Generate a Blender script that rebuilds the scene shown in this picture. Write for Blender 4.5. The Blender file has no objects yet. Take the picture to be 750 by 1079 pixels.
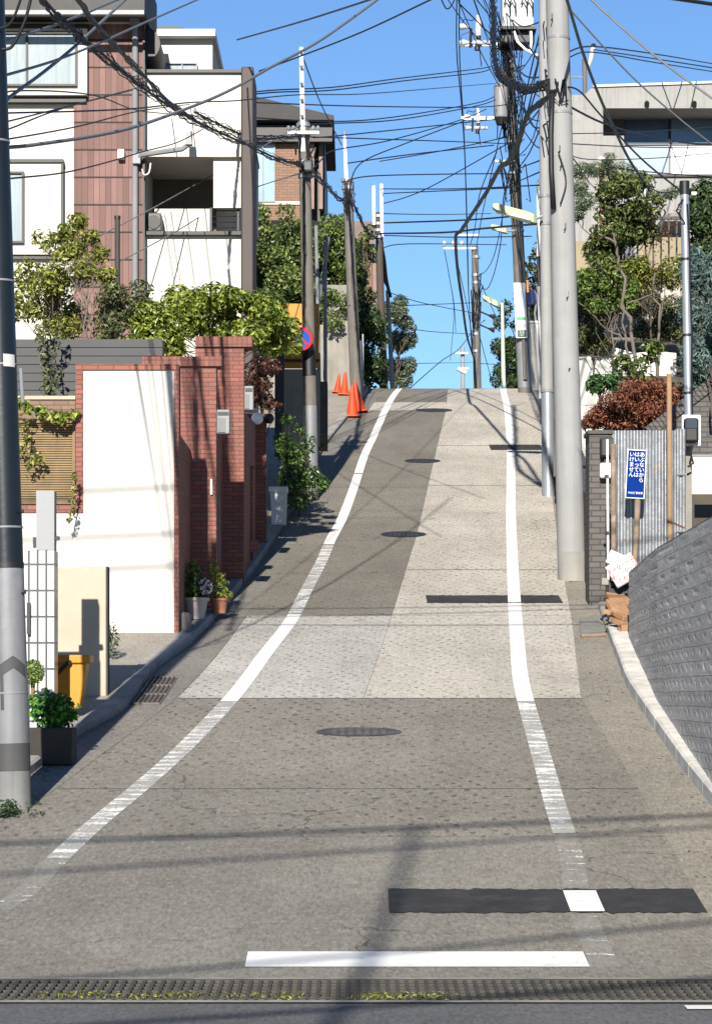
import bpy, math, random
from mathutils import Vector, Matrix
from bisect import bisect_right
SC = bpy.context.scene
COL = SC.collection
RND = random.Random(7)
F, CX, HY, CZ = 2600.0, 375.0, 735.0, 1.5      # lens in photo pixels, optical axis, eye height

def P(px, py, d):
    return Vector(((px - CX) / F * d, d, CZ + (HY - py) / F * d))
def X(px, d): return (px - CX) / F * d
def Z(py, d): return CZ + (HY - py) / F * d

# ------------------------------------------------------------------ road profile
def pchip(xs, ys):
    n = len(xs); h = [xs[i+1]-xs[i] for i in range(n-1)]; s = [(ys[i+1]-ys[i])/h[i] for i in range(n-1)]
    m = [s[0]] + [0 if s[i-1]*s[i] <= 0 else 3*(h[i-1]+h[i])/((2*h[i]+h[i-1])/s[i-1]+(h[i]+2*h[i-1])/s[i]) for i in range(1, n-1)] + [s[-1]]
    def f(x):
        if x <= xs[0]: return ys[0] + m[0]*(x-xs[0])
        if x >= xs[-1]: return ys[-1] + m[-1]*(x-xs[-1])
        i = bisect_right(xs, x) - 1; t = (x-xs[i])/h[i]
        return (ys[i]*(1+2*t)*(1-t)**2 + h[i]*m[i]*t*(1-t)**2 + ys[i+1]*t*t*(3-2*t) + h[i]*m[i+1]*t*t*(t-1))
    return f
_prof = pchip([-60, 0, 11.6, 12.7, 14.6, 16.1, 19.2, 22.6, 26.2, 33, 44.7, 62.2, 63.5, 66, 70, 80, 120, 400],
              [0, 0, 0, .03, .24, .475, .96, 1.5, 2.055, 3.21, 5.55, 9.25, 9.45, 9.68, 9.8, 9.8, 9.5, 5])
ST = [-60, -40, -25, -15, -8, -3, 0, 3, 6, 8, 9, 10, 11] + [11.25 + .25*i for i in range(260)] + [80, 85, 92, 100, 110, 120, 140, 170, 210, 260, 320, 400]
ST = sorted(set(ST)); STZ = [_prof(s) for s in ST]
def lin(xs, ys, x):
    if x <= xs[0]: return ys[0]
    if x >= xs[-1]: return ys[-1]
    i = bisect_right(xs, x) - 1
    return ys[i] + (ys[i+1]-ys[i])*(x-xs[i])/(xs[i+1]-xs[i])
def zr(d): return lin(ST, STZ, d)
def GD(py, off=0.0):
    a, b = 5.0, 63.0
    for _ in range(50):
        m = (a+b)/2
        if HY - (zr(m)+off-CZ)*F/m > py: a = m
        else: b = m
    return (a+b)/2
def G(px, py, off=0.0):
    d = GD(py, off); return Vector((X(px, d), d, zr(d)+off))
def xcurve(pts, far=None, near=None, off=0.0):
    q = sorted((GD(y, off), X(x, GD(y, off))) for x, y in pts)
    if near: q = near + q
    if far: q = q + far
    xs = [a for a, _ in q]; ys = [b for _, b in q]
    return pchip(xs, ys), xs[0], xs[-1]
def clampf(c):
    f, a, b = c
    return lambda d: f(min(max(d, a), b))

# ------------------------------------------------------------------ mesh builder
class MB:
    def __init__(s): s.v = []; s.f = []; s.m = []; s.k = 0
    def add(s, vs, fs):
        o = len(s.v); s.v += [tuple(p) for p in vs]
        for f in fs: s.f.append(tuple(i+o for i in f)); s.m.append(s.k)
        return s
    def box(s, x0, y0, z0, x1, y1, z1):
        return s.add([(x0,y0,z0),(x1,y0,z0),(x1,y1,z0),(x0,y1,z0),(x0,y0,z1),(x1,y0,z1),(x1,y1,z1),(x0,y1,z1)],
                     [(0,3,2,1),(4,5,6,7),(0,1,5,4),(1,2,6,5),(2,3,7,6),(3,0,4,7)])
    def pb(s, px0, py0, px1, py1, d, dep):          # box whose front face covers these photo pixels at distance d
        return s.box(X(px0,d), d, Z(py1,d), X(px1,d), d+dep, Z(py0,d))
    def ob(s, c, size, R=None):
        R = R or Matrix.Identity(3); h = [v/2 for v in size]
        b = MB().box(-h[0],-h[1],-h[2],h[0],h[1],h[2])
        return s.add([R @ Vector(p) + Vector(c) for p in b.v], b.f)
    def prism(s, pts, y0, y1):                        # polygon in x,z (counter-clockwise from the front), pushed along y
        n = len(pts)
        vs = [(p[0], y0, p[1]) for p in pts] + [(p[0], y1, p[1]) for p in pts]
        return s.add(vs, [tuple(range(n)), tuple(range(2*n-1, n-1, -1))] + [(i, i+n, (i+1)%n+n, (i+1)%n) for i in range(n)])
    def tube(s, pts, r, n=8, cap=True):
        pts = [Vector(p) for p in pts]; k = len(pts)
        rs = r if isinstance(r, (list, tuple)) else [r]*k
        t = (pts[1]-pts[0]).normalized(); a = Vector((0,0,1)) if abs(t.z) < .9 else Vector((1,0,0))
        u = t.cross(a).normalized(); vs = []
        for i, p in enumerate(pts):
            t2 = (pts[min(i+1,k-1)] - pts[max(i-1,0)]).normalized()
            u = (u - t2*u.dot(t2)).normalized(); w = t2.cross(u)
            for j in range(n):
                g = 2*math.pi*j/n; vs.append(p + (u*math.cos(g) + w*math.sin(g))*rs[i])
        fs = [(i*n+j, i*n+(j+1)%n, (i+1)*n+(j+1)%n, (i+1)*n+j) for i in range(k-1) for j in range(n)]
        if cap: fs += [tuple(range(n-1,-1,-1)), tuple(range((k-1)*n, k*n))]
        return s.add(vs, fs)
    def cyl(s, a, b, r, n=16, r2=None): return s.tube([a, b], [r, r if r2 is None else r2], n)
    def disc(s, c, r, axis, th=.02, n=28): 
        a = Vector(axis).normalized(); return s.cyl(Vector(c)-a*th/2, Vector(c)+a*th/2, r, n)
    def ball(s, c, r, n=10, sq=(1,1,1)):
        vs = []; m = n//2+1
        for i in range(m+1):
            th = math.pi*i/m
            for j in range(n):
                ph = 2*math.pi*j/n
                vs.append((c[0]+r*sq[0]*math.sin(th)*math.cos(ph), c[1]+r*sq[1]*math.sin(th)*math.sin(ph), c[2]+r*sq[2]*math.cos(th)))
        return s.add(vs, [(i*n+j, (i+1)*n+j, (i+1)*n+(j+1)%n, i*n+(j+1)%n) for i in range(m) for j in range(n)])

def obj(name, mb, mat, parent=None, smooth=False, bev=0.0, kind=None):
    me = bpy.data.meshes.new(name)
    off = parent.matrix_world_cache if parent is not None else Vector((0,0,0))
    vs = [(a-off.x, b-off.y, c-off.z) for a, b, c in mb.v]
    me.from_pydata(vs, [], mb.f); 
    mats = mat if isinstance(mat, (list, tuple)) else [mat]
    for m in mats: me.materials.append(m)
    if len(mats) > 1: me.polygons.foreach_set('material_index', mb.m)
    if smooth: me.polygons.foreach_set('use_smooth', [True]*len(me.polygons))
    me.update()
    o = bpy.data.objects.new(name, me); COL.objects.link(o)
    if parent is not None: o.parent = parent.o
    if bev:
        b = o.modifiers.new('bevel', 'BEVEL'); b.width = bev; b.segments = 2; b.limit_method = 'ANGLE'
    if smooth == 2:
        e = o.modifiers.new('split', 'EDGE_SPLIT'); e.split_angle = math.radians(40)
    if kind: o['kind'] = kind
    return o
class TH:
    """a thing: an Empty at the thing's base that parents its parts"""
    def __init__(s, name, label, cat, loc, group=None):
        s.o = bpy.data.objects.new(name, None); COL.objects.link(s.o); s.o.empty_display_size = .1
        s.o.location = loc; s.matrix_world_cache = Vector(loc)
        tag(s.o, label, cat, group)
class SUB:
    """wraps a part so that sub-parts can be hung under it (parts sit at their thing's base)"""
    def __init__(s, o, parent): s.o = o; s.matrix_world_cache = parent.matrix_world_cache
def tag(o, label, cat, group=None):
    o['label'] = label; o['category'] = cat
    if group: o['group'] = group
    return o
def dup(t, loc, label, group=None):
    r = t.o.copy(); COL.objects.link(r); r.location = loc; r['label'] = label
    if group: r['group'] = group
    for c in list(t.o.children):
        k = c.copy(); COL.objects.link(k); k.parent = r
        for g in c.children:
            q = g.copy(); COL.objects.link(q); q.parent = k
    return r

# ------------------------------------------------------------------ materials
class NT:
    def __init__(s, name):
        s.mat = bpy.data.materials.new(name); s.mat.use_nodes = True
        s.t = s.mat.node_tree; s.t.nodes.clear()
        s.out = s.t.nodes.new('ShaderNodeOutputMaterial')
    def n(s, typ, **kw):
        nd = s.t.nodes.new('ShaderNode'+typ)
        for k, v in kw.items():
            if k.startswith('_'): nd.inputs[k[1:].replace('_', ' ')].default_value = v
            else: setattr(nd, k, v)
        return nd
    def l(s, a, b): s.t.links.new(a, b)
    def coord(s): return s.n('TexCoord').outputs['Object']
    def math(s, op, a, b=None, c=None):
        nd = s.n('Math', operation=op)
        for i, v in enumerate((a, b, c)):
            if v is None: continue
            if isinstance(v, (int, float)): nd.inputs[i].default_value = v
            else: s.l(v, nd.inputs[i])
        return nd.outputs[0]
    def mix(s, fac, a, b, mode='MIX'):
        nd = s.n('Mix', data_type='RGBA', blend_type=mode)
        for sock, v in ((nd.inputs[0], fac), (nd.inputs[6], a), (nd.inputs[7], b)):
            if isinstance(v, (int, float)): sock.default_value = v
            elif isinstance(v, tuple): sock.default_value = (*v[:3], 1)
            else: s.l(v, sock)
        return nd.outputs[2]
    def noise(s, co, scale, detail=5, rough=.6, dim=None):
        nd = s.n('TexNoise', _Scale=scale, _Detail=detail, _Roughness=rough); s.l(co, nd.inputs['Vector']); return nd.outputs[0]
    def ramp(s, fac, a, b, c0=(0,0,0), c1=(1,1,1)):
        if a > b: a, b, c0, c1 = b, a, c1, c0
        nd = s.n('ValToRGB'); e = nd.color_ramp.elements
        e[0].position = a; e[1].position = b; e[0].color = (*c0, 1); e[1].color = (*c1, 1)
        s.l(fac, nd.inputs[0]); return nd.outputs[0]
    def stretch(s, co, v):
        nd = s.n('VectorMath', operation='MULTIPLY'); s.l(co, nd.inputs[0]); nd.inputs[1].default_value = v; return nd.outputs[0]
    def bsdf(s, col, rough=.7, metal=0.0, bump=None, bstr=.3, bdist=.01, spec=.4):
        b = s.n('BsdfPrincipled', _Metallic=metal)
        b.inputs['Specular IOR Level'].default_value = spec
        for sock, v in ((b.inputs['Base Color'], col), (b.inputs['Roughness'], rough)):
            if isinstance(v, tuple): sock.default_value = (*v, 1)
            elif isinstance(v, (int, float)): sock.default_value = v
            else: s.l(v, sock)
        if bump is not None:
            bp = s.n('Bump', _Strength=bstr, _Distance=bdist); s.l(bump, bp.inputs['Height']); s.l(bp.outputs[0], b.inputs['Normal'])
        s.l(b.outputs[0], s.out.inputs[0]); s.b = b
        return s.mat
def dk(c, k): return tuple(min(1, v*k) for v in c)
def M(name, col, rough=.7, var=.2, scale=3.0, metal=0.0, fine=40.0, bstr=.25, bdist=.004, stain=None, streak=0.0, spec=.4):
    """plain weathered surface: broad tone changes, fine grain, optional stains and vertical streaks"""
    t = NT(name); co = t.coord()
    n1 = t.noise(co, scale, 6); n2 = t.noise(co, fine, 4)
    c = t.mix(t.ramp(n1, .3, .72), dk(col, 1-var), dk(col, 1+var*.6))
    c = t.mix(t.math('MULTIPLY', t.ramp(n2, .35, .7), var*.5), c, dk(col, .55))
    if stain: c = t.mix(t.math('MULTIPLY', t.ramp(t.noise(co, scale*.7+.3, 8, .7), .52, .7), .7), c, stain)
    if streak:
        st = t.noise(t.stretch(co, (14, 14, .8)), 1.0, 5)
        c = t.mix(t.math('MULTIPLY', t.ramp(st, .5, .75), streak), c, dk(col, .45))
    return t.bsdf(c, rough, metal, n2, bstr, bdist, spec)
def BRICK(name, c1, c2, mortar, bw, rh, ms=.006, off=.5, bstr=.5, rough=.75, var=.3, vert=False, bdist=.006, band=0.0):
    t = NT(name); co = t.coord()
    sp = t.n('SeparateXYZ'); t.l(co, sp.inputs[0])
    u = t.math('ADD', sp.outputs[0], sp.outputs[1]); cb = t.n('CombineXYZ')
    if vert: t.l(sp.outputs[2], cb.inputs[0]); t.l(u, cb.inputs[1])
    else: t.l(u, cb.inputs[0]); t.l(sp.outputs[2], cb.inputs[1])
    b = t.n('TexBrick', offset=off, _Scale=1.0, _Mortar_Size=ms, _Mortar_Smooth=.1, _Bias=0.0, _Brick_Width=bw, _Row_Height=rh)
    b.inputs['Color1'].default_value = (*c1, 1); b.inputs['Color2'].default_value = (*c2, 1); b.inputs['Mortar'].default_value = (*mortar, 1)
    t.l(cb.outputs[0], b.inputs['Vector'])
    n = t.noise(co, 2.2, 6); n2 = t.noise(co, 60, 3)
    c = t.mix(t.math('MULTIPLY', t.ramp(n, .35, .75), var), b.outputs['Color'], dk(c1, .45))
    c = t.mix(t.math('MULTIPLY', n2, .25), c, dk(c2, .6))
    if band: c = t.mix(t.math('LESS_THAN', t.math('FRACT', t.math('DIVIDE', sp.outputs[2], rh)), band), c, mortar)  # painted shadow line along the edge of each row
    h = t.math('ADD', t.math('MULTIPLY', b.outputs['Fac'], -1.0), t.math('MULTIPLY', n2, .4))
    return t.bsdf(c, rough, 0, h, bstr, bdist)
def LEAF(name, dark, mid, light, rough=.45, trans=.3):
    t = NT(name)
    g = t.n('NewGeometry')
    nd = t.n('ValToRGB'); e = nd.color_ramp.elements
    e[0].color = (*dark, 1); e[1].color = (*light, 1); e[0].position = .05; e[1].position = .97
    k = e.new(.55); k.color = (*mid, 1)
    t.l(g.outputs['Random Per Island'], nd.inputs[0])
    b = t.n('BsdfPrincipled', _Roughness=rough); b.inputs['Specular IOR Level'].default_value = .35
    tr = t.n('BsdfTranslucent'); mx = t.n('MixShader', _Fac=trans)
    t.l(nd.outputs[0], b.inputs['Base Color']); t.l(nd.outputs[0], tr.inputs[0])
    t.l(b.outputs[0], mx.inputs[1]); t.l(tr.outputs[0], mx.inputs[2]); t.l(mx.outputs[0], t.out.inputs[0])
    return t.mat
def GLASS(name, col, rough=.06):
    t = NT(name); co = t.coord()
    c = t.mix(t.ramp(t.noise(co, 1.2, 3), .3, .7), dk(col, .75), dk(col, 1.2))
    return t.bsdf(c, rough, 0, None, spec=.6)
def CURTAIN(name, col):
    t = NT(name); co = t.coord()
    w = t.noise(t.stretch(co, (9, 9, .5)), 1.5, 3); 
    c = t.mix(t.ramp(w, .35, .65), dk(col, .72), col)
    m = t.bsdf(c, .5, 0, w, .4, .02)
    t.b.inputs['Coat Weight'].default_value = .6; t.b.inputs['Coat Roughness'].default_value = .03
    return m
def RINGCON(name, col, dot, ring=.8):
    """concrete road slab with rows of pressed rings"""
    t = NT(name); co = t.coord(); sp = t.n('SeparateXYZ'); t.l(co, sp.inputs[0])
    px, py = .15, .15
    jx = t.math('MULTIPLY', t.math('SUBTRACT', t.noise(co, .8, 3), .5), .35); jy = t.math('MULTIPLY', t.math('SUBTRACT', t.noise(t.stretch(co, (1, -1, 1)), 1.1, 3), .5), .35)
    xx = t.math('ADD', sp.outputs[0], jx); yy = t.math('ADD', sp.outputs[1], jy); ca, sa = .91, .415
    u = t.math('DIVIDE', t.math('ADD', t.math('MULTIPLY', xx, ca), t.math('MULTIPLY', yy, sa)), px)
    v = t.math('DIVIDE', t.math('SUBTRACT', t.math('MULTIPLY', yy, ca), t.math('MULTIPLY', xx, sa)), py)
    du = t.math('MULTIPLY', t.math('SUBTRACT', t.math('FRACT', u), .5), px)
    dv = t.math('MULTIPLY', t.math('SUBTRACT', t.math('FRACT', v), .5), py)
    ex = t.math('SUBTRACT', t.math('MULTIPLY', du, ca), t.math('MULTIPLY', dv, sa)); ey = t.math('MULTIPLY', t.math('ADD', t.math('MULTIPLY', du, sa), t.math('MULTIPLY', dv, ca)), .55)
    r = t.math('SQRT', t.math('ADD', t.math('MULTIPLY', ex, ex), t.math('MULTIPLY', ey, ey)))
    rm = t.math('MAXIMUM', t.math('SUBTRACT', 1.25, t.math('MULTIPLY', r, 54.0)), 0.0)
    rm = t.math('MINIMUM', t.math('MULTIPLY', rm, 2.2), 1.0)
    wn = t.n('TexWhiteNoise', noise_dimensions='2D'); cw = t.n('CombineXYZ'); t.l(t.math('FLOOR', u), cw.inputs[0]); t.l(t.math('FLOOR', v), cw.inputs[1]); t.l(cw.outputs[0], wn.inputs['Vector'])
    rm = t.math('MULTIPLY', rm, t.math('MULTIPLY', t.ramp(wn.outputs['Value'], .05, .5), t.ramp(t.noise(co, 4, 4), .28, .45)))
    fade = t.ramp(t.noise(co, .45, 5, .6), .36, .62)
    rm = t.math('MULTIPLY', rm, t.math('ADD', t.math('MULTIPLY', fade, .5), .5))
    n1 = t.noise(co, .5, 8, .65); n2 = t.noise(t.stretch(co, (46, 11, 46)), 1.0, 4, .75); n3 = t.noise(t.stretch(co, (1.6, .16, 1)), 1.6, 6); n5 = t.noise(co, 2.6, 7, .7)
    n4 = t.noise(t.stretch(co, (5, 30, 1)), 1.0, 4, .7)
    c = t.mix(t.ramp(n1, .3, .7), dk(col, .78), dk(col, 1.2))
    c = t.mix(t.math('MULTIPLY', t.ramp(n3, .45, .7), .34), c, dk(col, .6))
    c = t.mix(t.math('MULTIPLY', t.ramp(n5, .52, .7), .35), c, (col[0]*.62, col[1]*.56, col[2]*.48))
    c = t.mix(t.math('MULTIPLY', t.ramp(n4, .5, .72), .35), c, dk(col, 1.5))
    c = t.mix(t.math('MULTIPLY', t.ramp(n2, .51, .35), .58), c, dk(col, .42))
    c = t.mix(t.math('MULTIPLY', t.ramp(n2, .55, .70), .55), c, dk(col, 1.75))
    vo = t.n('TexVoronoi', feature='DISTANCE_TO_EDGE', _Scale=.42); wv = t.n('VectorMath', operation='ADD'); t.l(co, wv.inputs[0])
    nv = t.n('TexNoise', _Scale=1.7, _Detail=6); t.l(co, nv.inputs['Vector']); sc = t.n('VectorMath', operation='SCALE', _Scale=.9); t.l(nv.outputs['Color'], sc.inputs[0]); t.l(sc.outputs[0], wv.inputs[1]); t.l(wv.outputs[0], vo.inputs['Vector'])
    cr = t.math('MULTIPLY', t.math('LESS_THAN', vo.outputs[0], .0035), t.ramp(t.noise(co, .35, 3), .5, .56))
    c = t.mix(t.math('MULTIPLY', cr, .7), c, dk(col, .3))
    c = t.mix(t.math('MULTIPLY', rm, ring), c, dot)
    h = t.math('ADD', t.math('MULTIPLY', rm, -1.2*ring), t.math('MULTIPLY', n2, .55))
    return t.bsdf(c, .88, 0, h, .6, .008, .25)
def PAINTLINE(name, base, wear, wave=.08):
    """road paint; where it has worn off only a thin film (base) of it is left on the concrete"""
    t = NT(name); co = t.coord()
    n = t.noise(t.stretch(co, (2.5, 7, 1)), 1.0, 6, .7); f = t.noise(co, 40, 4, .75)
    sy = t.n('SeparateXYZ'); t.l(co, sy.inputs[0])
    wv = t.math('MULTIPLY', t.math('SINE', t.math('ADD', t.math('MULTIPLY', sy.outputs[1], 37.0), t.math('MULTIPLY', n, 11.0))), wave)
    m = t.ramp(t.math('ADD', t.math('ADD', n, wv), t.math('MULTIPLY', t.math('SUBTRACT', f, .5), .6)), wear, wear+.09)
    al = t.math('ADD', t.math('MULTIPLY', m, 1-base), base)
    c = t.mix(t.noise(co, 3, 5), (.50, .49, .46), (.70, .70, .68))
    t.bsdf(c, .7, 0, f, .3, .003)
    tr = t.n('BsdfTransparent'); mx = t.n('MixShader'); t.l(al, mx.inputs[0]); t.l(tr.outputs[0], mx.inputs[1]); t.l(t.b.outputs[0], mx.inputs[2]); t.l(mx.outputs[0], t.out.inputs[0])
    return t.mat

# ------------------------------------------------------------------ foliage
def leaves(mb, blobs, n, size, rnd, asp=.5, shell=.55, up=.5, droop=0.0):
    """blobs: (x, y, z, rx, ry, rz). Leaf-shaped faces spread through the blobs, denser near their outsides."""
    w = [b[3]*b[4]*b[5] for b in blobs]; w = [x**.8 for x in w]
    for _ in range(n):
        b = rnd.choices(blobs, w)[0]
        while True:
            q = Vector((rnd.uniform(-1,1), rnd.uniform(-1,1), rnd.uniform(-1,1))); l = q.length
            if .05 < l < 1: break
        r = max(l, shell + (1-shell)*rnd.random()) if rnd.random() < .8 else l
        r *= rnd.uniform(.85, 1.12); q = q/l
        p = Vector((b[0]+q.x*r*b[3], b[1]+q.y*r*b[4], b[2]+q.z*r*b[5]))
        nrm = (q + Vector((rnd.gauss(0,.6), rnd.gauss(0,.6), rnd.gauss(0,.6)+up))).normalized()
        t = nrm.cross(Vector((rnd.gauss(0,1), rnd.gauss(0,1), rnd.gauss(0,1)))).normalized()
        t = (t + Vector((0,0,-droop))).normalized(); s2 = t.cross(nrm).normalized()
        L = size*rnd.uniform(.6, 1.35); W = L*asp
        fold = nrm*W*.25
        mb.add([p-t*L/2, p+s2*W/2+fold, p+t*L/2, p-s2*W/2+fold], [(0,1,2),(0,2,3)])
def limb(mb, a, b, r0, r1, rnd, k=5, wob=.06):
    a, b = Vector(a), Vector(b); pts = []; L = (b-a).length
    for i in range(k+1):
        t = i/k; j = Vector((rnd.gauss(0,1), rnd.gauss(0,1), rnd.gauss(0,.5)))*wob*L*math.sin(math.pi*t)
        pts.append(a.lerp(b, t)+j)
    mb.tube(pts, [r0+(r1-r0)*i/k for i in range(k+1)], 7); return pts
def tree(name, label, cat, base, blobs, n, size, lm, tm, rnd, tr=.08, asp=.5, group=None, trunk=True, shell=.55, up=.5, twigs=3, droop=0.0):
    t = TH(name, label, cat, base, group)
    if trunk:
        mb = MB(); c = Vector([sum(b[i]*b[3] for b in blobs)/sum(b[3] for b in blobs) for i in range(3)])
        top = Vector(base).lerp(c, .75)
        tk = limb(mb, base, top, tr, tr*.6, rnd, 6, .03)
        for b in blobs:
            s = tk[rnd.randint(2, 6)]
            q = limb(mb, s, (b[0], b[1], b[2]), tr*.45, tr*.15, rnd)
            for _ in range(twigs):
                e = Vector((b[0]+rnd.uniform(-1,1)*b[3], b[1]+rnd.uniform(-1,1)*b[4], b[2]+rnd.uniform(-.6,1)*b[5]))
                limb(mb, q[3], e, tr*.16, tr*.05, rnd, 4)
        obj('trunk', mb, tm, t, True)
    mb = MB(); leaves(mb, blobs, n, size, rnd, asp, shell, up, droop); obj('crown', mb, lm, t)
    return t
def blobfill(px0, py0, px1, py1, d, dep, n, r, rnd, shape=None):
    """overlapping leaf clumps filling a region about this big at distance d"""
    out = []; k = d/F
    while len(out) < n:
        x, y = rnd.uniform(px0, px1), rnd.uniform(py0, py1)
        if shape and not shape(x, y): continue
        rr = r*rnd.uniform(.7, 1.3)*k; q = P(x, y, d+rnd.uniform(0, dep)); out.append((q.x, q.y, q.z, rr, rr, rr*.85))
    return out
# ================================================================== camera, light, sky
cam = bpy.data.cameras.new('camera'); co_ = bpy.data.objects.new('camera', cam); COL.objects.link(co_)
co_.location = (0, 0, CZ); co_.rotation_euler = (math.pi/2, 0, 0)
cam.sensor_fit = 'VERTICAL'; cam.sensor_height = 36; cam.lens = F/1079*36; cam.shift_y = (HY-539.5)/1079
cam.clip_start = .1; cam.clip_end = 3000; SC.camera = co_
SUN = Vector((-.095, -1, .475)).normalized()
elev = math.asin(SUN.z)
w = bpy.data.worlds.new('World'); SC.world = w; w.use_nodes = True; nt = w.node_tree
sky = nt.nodes.new('ShaderNodeTexSky'); sky.sky_type = 'NISHITA'; sky.sun_disc = False
sky.sun_elevation = elev; sky.sun_rotation = math.atan2(SUN.x, SUN.y)
sky.altitude = 200; sky.air_density = 1.0; sky.dust_density = 0.0; sky.ozone_density = 6.8
bg = nt.nodes['Background']; nt.links.new(sky.outputs[0], bg.inputs[0]); bg.inputs[1].default_value = .068
sl = bpy.data.lights.new('sun', 'SUN'); sl.energy = 5.0; sl.angle = math.radians(.5); sl.color = (1, .94, .84)
so = bpy.data.objects.new('sun', sl); COL.objects.link(so); so.rotation_euler = SUN.to_track_quat('Z', 'Y').to_euler()
so.location = (0, -20, 30)
vs = SC.view_settings; vs.view_transform = 'Standard'; vs.look = 'None'; vs.exposure = 1.05; vs.gamma = 1; vs.use_curve_mapping = False
SC.cycles.max_bounces = 6; SC.cycles.diffuse_bounces = 3; SC.cycles.transparent_max_bounces = 8
SC.cycles.use_denoising = True

# ================================================================== colours
m_shoulder = RINGCON('shoulder_concrete', (0.205, 0.188, 0.157), (.08, .07, .055), 0.0)
m_ringworn = RINGCON('ring_concrete_worn', (0.172, 0.16, 0.138), (.06, .055, .048), .22)
m_ringgray = RINGCON('ring_concrete_gray', (0.175, 0.161, 0.137), (.05, .045, .04))
m_ringdark = RINGCON('ring_concrete_dark', (0.158, 0.143, 0.12), (.045, .04, .035), .6)
m_ringlite = RINGCON('ring_concrete_light', (0.33, 0.315, 0.285), (.12, .11, .10))
m_ringlane = RINGCON('ring_concrete_lane', (0.37, 0.342, 0.297), (.11, .10, .085))
m_gutter = RINGCON('gutter_concrete', (.165, .155, .138), (.06, .06, .05), 0.0)
m_walk = RINGCON('apron_concrete', (.25, .225, .19), (.08, .07, .06), 0.0)
m_kerb = M('kerb_concrete', (0.27, 0.26, 0.24), .9, .35, 2, fine=40, stain=(.09, .09, .085))
m_kerbw = M('kerb_white', (0.52, 0.5, 0.46), .85, .3, 3, fine=30, stain=(.22, .20, .17))
m_asph = RINGCON('asphalt', (.10, .10, .102), (.03, .03, .03), 0.0)
m_patch = M('asphalt_patch', (.022, .022, .024), .85, .45, 5, fine=55, bstr=.8, bdist=.01, stain=(.05, .047, .043))
m_joint = M('joint_dark', (.07, .065, .06), .9)
m_line = PAINTLINE('line_paint', .7, .30, .02)
m_lineworn = PAINTLINE('line_paint_worn', .34, .50, .05)
m_linefaint = PAINTLINE('line_paint_faint', .10, .62, .06)
m_earth = M('garden_earth', (.09, .075, .05), .95, .4, .8, fine=15, bstr=.5, bdist=.03)
m_iron = m_iron0 = M('cast_iron', (.045, .044, .043), .55, .3, 4, .6, fine=60)

# ================================================================== road and ground
XL = clampf(xcurve([(0, 957), (15, 950), (62, 905), (93, 876), (154, 825), (205, 778), (252, 727), (280, 689), (308, 652), (322, 624), (341, 587), (348, 570), (358, 552), (371, 519), (384, 480), (394, 459), (407, 430), (420, 410.5)],
     far=[(66, 1.3), (70, 1.45), (120, 3)]))
XR = clampf(xcurve([(612, 960), (607, 940), (602, 905), (585, 850), (568, 790), (555, 745), (549, 720), (545, 680), (542, 640), (540, 600), (538, 540), (538, 500), (537, 460), (534, 430), (530, 411)],
     far=[(66, 4.0), (70, 4.1), (120, 5.4)]))
XGUT = clampf(xcurve([(-60, 935), (0, 868), (37, 848), (95, 806), (163, 755), (187, 736), (261, 649), (304, 584), (340, 518), (366, 466), (390, 430), (405, 410.5)], far=[(70, .7), (120, 2)]))
XKL = clampf(xcurve([(-60, 890), (0, 838), (35, 815), (77, 780), (135, 745), (163, 708), (200, 680), (243, 633), (299, 554), (342, 473), (370, 436), (388, 410.5)], far=[(70, .3), (120, 1.6)]))
XKR = clampf(xcurve([(800, 915), (750, 851), (715, 806), (690, 770), (665, 733), (650, 697), (638, 664), (624, 620), (617, 600), (609, 560), (600, 520), (590, 480), (580, 440), (571, 411)], far=[(70, 5.2), (120, 6.4)]))
XSR = clampf(xcurve([(780, 1000), (748, 965), (735, 945), (700, 880), (660, 812), (625, 757), (613, 737), (610, 720), (602, 655), (596, 622), (588, 570), (581, 522), (574, 470), (562, 411)], far=[(70, 4.8), (120, 6)]))
XMID = clampf(xcurve([(383, 737), (413, 649), (428, 600), (440, 560), (447, 530), (455, 495), (463, 460), (470, 430), (472, 411)], far=[(70, 3)]))
def strip(mb, d0, d1, fl, fr, off, nx=1):
    ds = [d0] + [s for s in ST if d0+1e-4 < s < d1-1e-4] + [d1]
    vs = []
    for d in ds:
        a = fl(d) if callable(fl) else fl; b = fr(d) if callable(fr) else fr
        for i in range(nx+1): vs.append((a+(b-a)*i/nx, d, zr(d)+off))
    n = nx+1
    return mb.add(vs, [(i*n+j, i*n+j+1, (i+1)*n+j+1, (i+1)*n+j) for i in range(len(ds)-1) for j in range(nx)])
def struct(name, mb, mat, **k): return obj(name, mb, mat, kind='structure', **k)
mb = MB(); gx = [-900, -300, -120, -60, -30, -14, -7, -3.5, 0, 3.5, 7, 14, 30, 60, 120, 300, 900]
gd = [s for s in ST if s < 11.2 or abs(s*2-round(s*2)) < 1e-6] + [700, 1200]
vs_ = [(x, d, zr(d)-.06) for d in gd for x in gx]; n_ = len(gx)
mb.add(vs_, [(i*n_+j, i*n_+j+1, (i+1)*n_+j+1, (i+1)*n_+j) for i in range(len(gd)-1) for j in range(n_-1)]); struct('ground', mb, m_earth)
D0 = GD(1055); D1 = GD(1033)
mb = MB(); strip(mb, -60, D0, -40, 40, -.004); struct('cross_street', mb, m_asph)
mb = MB(); strip(mb, D1, 140, lambda d: XKL(d)-.15, lambda d: XKR(d)+.1, 0.0, 2); struct('road', mb, m_shoulder)
dA = GD(736.5); dB = GD(649)
dW = GD(882)
mb = MB(); strip(mb, D1+.02, dW, XGUT, XSR, .004, 2); struct('road_slab', mb, m_ringworn)
mb = MB(); strip(mb, dW+.006, dA, XGUT, XSR, .004, 2); struct('road_slab', mb, m_ringgray)
mb = MB(); strip(mb, dA+.015, dB, XGUT, lambda d: XMID(d)-.006, .004, 2); struct('road_slab', mb, m_ringlite)
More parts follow.
